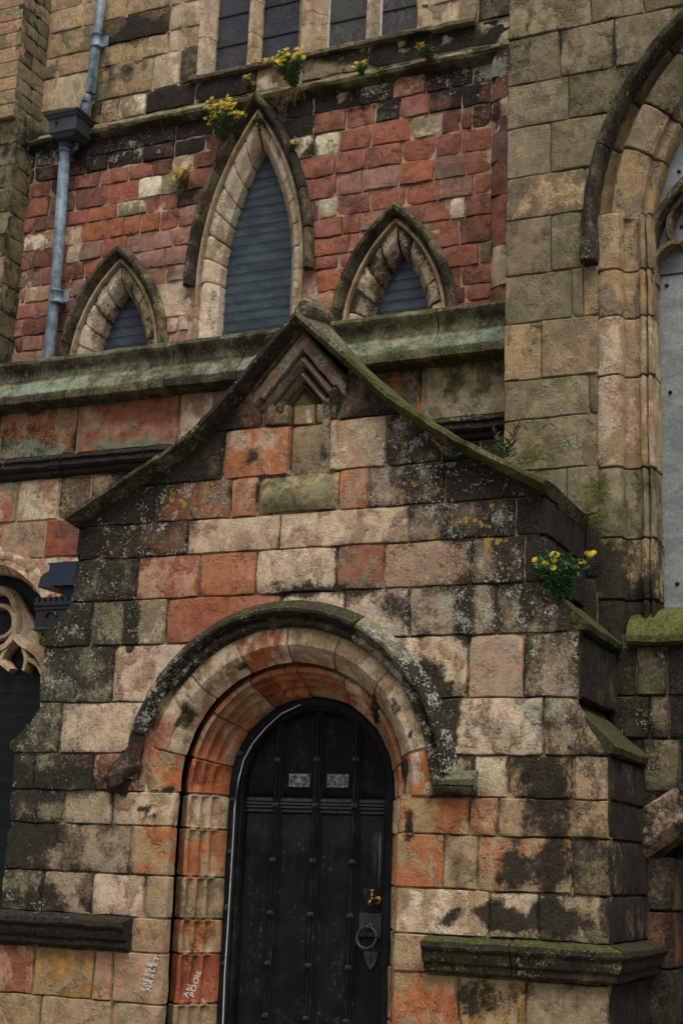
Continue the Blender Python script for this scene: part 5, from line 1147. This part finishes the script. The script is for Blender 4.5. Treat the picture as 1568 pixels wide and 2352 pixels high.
# ================================================================== PLANTS growing from the joints
def leaf_quad(m, p, d, ln_, wd, rg):
    d = d.normalized(); s = d.cross(Vector((rg.uniform(-1, 1), rg.uniform(-1, 1), rg.uniform(-.3, 1)))); 
    if s.length < .01: s = Vector((1, 0, 0))
    s.normalize(); n = s.cross(d)
    a = p+d*ln_*.45+n*ln_*.08; b = p+d*ln_
    m.add([p, a+s*wd, b, a-s*wd], [(0, 1, 2), (0, 2, 3)])
def ragwort(px, py, Y, name, label, h, spread, nst, nfl, lean, seed, leafm='leaf', petal='petal', dry=0, lsz=.035, droop=0., roots=0):
    rg = random.Random(seed); x, z = at(px, py, Y); base = Vector((x, Y, z)); r = thing(name, label, 'plant', group=None); h *= 1.12; spread *= 1.15
    st, lf, fl, fl2 = MB(), MB(), MB(), MB()
    for i in range(nst):
        a = rg.uniform(0, 2*math.pi); e = rg.uniform(.2, 1.0)*spread
        tip = base+Vector((math.cos(a)*e+lean*h, -abs(math.sin(a))*e*.7-.02, h*rg.uniform(.55, 1.0)-droop*e))
        mid = base.lerp(tip, .5)+Vector((rg.uniform(-.02, .02), -.015, .02))
        st.tube([base, mid, tip], [.0025, .002, .0012], 4)
        for k in range(14):
            t = rg.uniform(.1, 1.0); p = base.lerp(mid, t*2) if t < .5 else mid.lerp(tip, t*2-1)
            d = Vector((rg.uniform(-1, 1), rg.uniform(-1, .25), rg.uniform(-.35, .8)))
            leaf_quad(lf, p, d, lsz*rg.uniform(.5, 1.2), lsz*.17, rg)
            if rg.random() < .6:       # lobes
                for q in (-1, 1): leaf_quad(lf, p+d.normalized()*lsz*.4, d+Vector((q*.9, 0, .3)), lsz*.45, lsz*.11, rg)
        if i < nfl:
            for k in range(rg.randint(2, 4)):
                c = tip+Vector((rg.uniform(-.03, .03), rg.uniform(-.03, .01), rg.uniform(-.02, .03))); st.tube([mid.lerp(tip, .7), c], .001, 4)
                n = Vector((rg.uniform(-.5, .5), -1, rg.uniform(.1, .9))).normalized(); u = n.cross(Vector((0, 0, 1))).normalized(); v = n.cross(u); R = rg.uniform(.016, .024)
                tgt = fl2 if rg.random() < dry else fl
                for q in range(9):
                    t0 = 2*math.pi*q/9; t1 = t0+.28
                    tgt.add([c, c+(u*math.cos(t0)+v*math.sin(t0))*R+n*.002, c+(u*math.cos((t0+t1)/2)+v*math.sin((t0+t1)/2))*R*1.12, c+(u*math.cos(t1)+v*math.sin(t1))*R+n*.002], [(0, 1, 2), (0, 2, 3)])
                tgt.lathe(c, [(0, -.006), (.004, -.005), (.005, .0)], 'y', 6)
    if roots:
        rt = MB()
        for i in range(roots):
            p = base+Vector((rg.uniform(-.16, .08), -.03, rg.uniform(-.03, .02))); pts_ = [p]
            for k in range(5): p = p+Vector((rg.uniform(-.035, .02), rg.uniform(-.012, .006), -rg.uniform(.015, .05))); pts_.append(p)
            rt.tube(pts_, .0018, 4)
        rt.build('hanging_roots', M['stem'], r, True)
    st.build('stems', M['stem'] if dry > .3 else M[leafm], r, True)
    lf.build('leaves', M[leafm], r, False)
    if fl.v: fl.build('flower_heads', M[petal], r, False)
    if fl2.v: fl2.build('faded_flower_heads', M['petalold'], r, False)
    return r
ragwort(678, 205, YU-.06, 'ragwort_plant', 'bright yellow flowering ragwort with dense green leaves on the ledge under the stained glass', .29, .19, 52, 30, -.15, 1, lsz=.045, roots=40)
ragwort(512, 330, YU-.08, 'ragwort_plant', 'large straggling yellow ragwort hanging on the left side of the tall lancet hood', .33, .20, 44, 38, .05, 2, dry=.35, lsz=.04, roots=16)
ragwort(428, 440, YU-.05, 'ragwort_plant', 'sparse dry ragwort with few yellow heads on the red wall below the larger plant', .20, .13, 14, 10, -.05, 3, leafm='stem', dry=.3, lsz=.03)
ragwort(833, 182, YU-.06, 'ragwort_plant', 'small green ragwort tuft on the ledge right of the brightest plant', .12, .09, 20, 5, 0, 4, lsz=.035)
ragwort(988, 150, YU-.06, 'ragwort_plant', 'bushy leafy tuft without flowers at the right end of the mossy ledge', .14, .11, 24, 2, 0, 5, dry=.5, lsz=.035)
ragwort(575, 218, YU-.06, 'ragwort_plant', 'thin brown dying plant just above the tip of the tall lancet', .13, .09, 14, 3, -.1, 6, leafm='stem', dry=.6, lsz=.03)
ragwort(277, 305, YU-.08, 'seedling', 'tiny green seedling on the ledge right of the drainpipe hopper', .04, .04, 8, 0, 0, 7)
ragwort(676, 350, YU-.05, 'seedling', 'tiny green tuft in the joint right of the tall lancet hood', .07, .04, 10, 1, 0, 8)
yy, zz = .30, 0
rr_ = ragwort(1290, 1378, .04, 'ragwort_plant', 'leafy green ragwort with yellow daisies growing from the dark right side of the porch', .24, .16, 34, 12, .03, 9, leafm='leafdark', lsz=.075)
def willow(px, py, Y, label, h, nst, seed, red=.5):
    rg = random.Random(seed); x, z = at(px, py, Y); base = Vector((x, Y, z)); r = thing('willowherb_shoot', label, 'plant'); st, g1, g2 = MB(), MB(), MB()
    for i in range(nst):
        tip = base+Vector((rg.uniform(-.08, .08)*(1+i), rg.uniform(-.06, 0), h*rg.uniform(.7, 1))); b0 = base+Vector((i*.03-.03, 0, 0)); st.tube([b0, b0.lerp(tip, .5)+Vector((.01, 0, 0)), tip], .003, 5)
        for k in range(22):
            t = k/22; p = b0.lerp(tip, t*.95+.05); a = k*2.4; d = Vector((math.cos(a), math.sin(a)*.8-.2, .35+.5*t)); leaf_quad(g2 if rg.random() < red*(t*1.4) else g1, p, d, .075*(1-.55*t), .0085, rg)
    st.build('stems', M['leafred'], r, True); g1.build('leaves', M['leafdark'], r, False); g2.build('red_leaves', M['leafred'], r, False)
willow(1043, 1052, -.10, 'small red-tipped willowherb shoot rooted under the right coping edge', .14, 2, 1, .7)
willow(1160, 1055, .55, 'two tall red-topped willowherb shoots between the porch coping and the right wall', .30, 3, 2, .8)

# the halves of the two windows beyond the picture's edges
def mirror(o, x0, parent):
    me = o.data.copy(); co = np.empty(len(me.vertices)*3); me.vertices.foreach_get('co', co); co = co.reshape(-1, 3); co[:, 0] = 2*x0-co[:, 0]
    me.vertices.foreach_set('co', co.ravel()); me.flip_normals(); me.update(); return link(bpy.data.objects.new(o.name.split('.')[0], me), parent)
for o in list(tw.children):
    if o.name.split('.')[0] in ('tracery_bar', 'spandrel', 'voussoir'): mirror(o, WCX, tw)
for o in list(rw.children):
    if o.name.split('.')[0] in ('stone', 'mortar_bed', 'jamb_stone', 'voussoir', 'hood_stone', 'hood_stop', 'tracery_bar', 'mortar_core', 'return_face'): mirror(o, WX, rw)
# unseen dark boxes added behind the walls to keep sky light out
m = MB(); m.box((-7.0, 2.42, 0), (1.5, 3.4, 10.6)); m.build('sky_block', M['lead'], lw)
m = MB(); m.box((-7.0, 1.75, 0), (1.5, 1.80, 5.5)); m.build('sky_block', M['lead'], aisle)
m = MB(); m.box((1.0, 1.35, 2.95), (5.2, 1.5, 9.2)); m.build('sky_block', M['lead'], rw)
m = MB(); m.box((-1.6, .75, 0), (1.3, .80, 3.9)); m.build('sky_block', M['lead'], porch)

for o in bpy.data.objects:
    if o.parent and o.type == 'MESH' and o.name.split('.')[0] in ('stems', 'leaves', 'red_leaves', 'flower_heads', 'faded_flower_heads', 'hanging_roots', 'guard_wires'): o['kind'] = 'stuff'
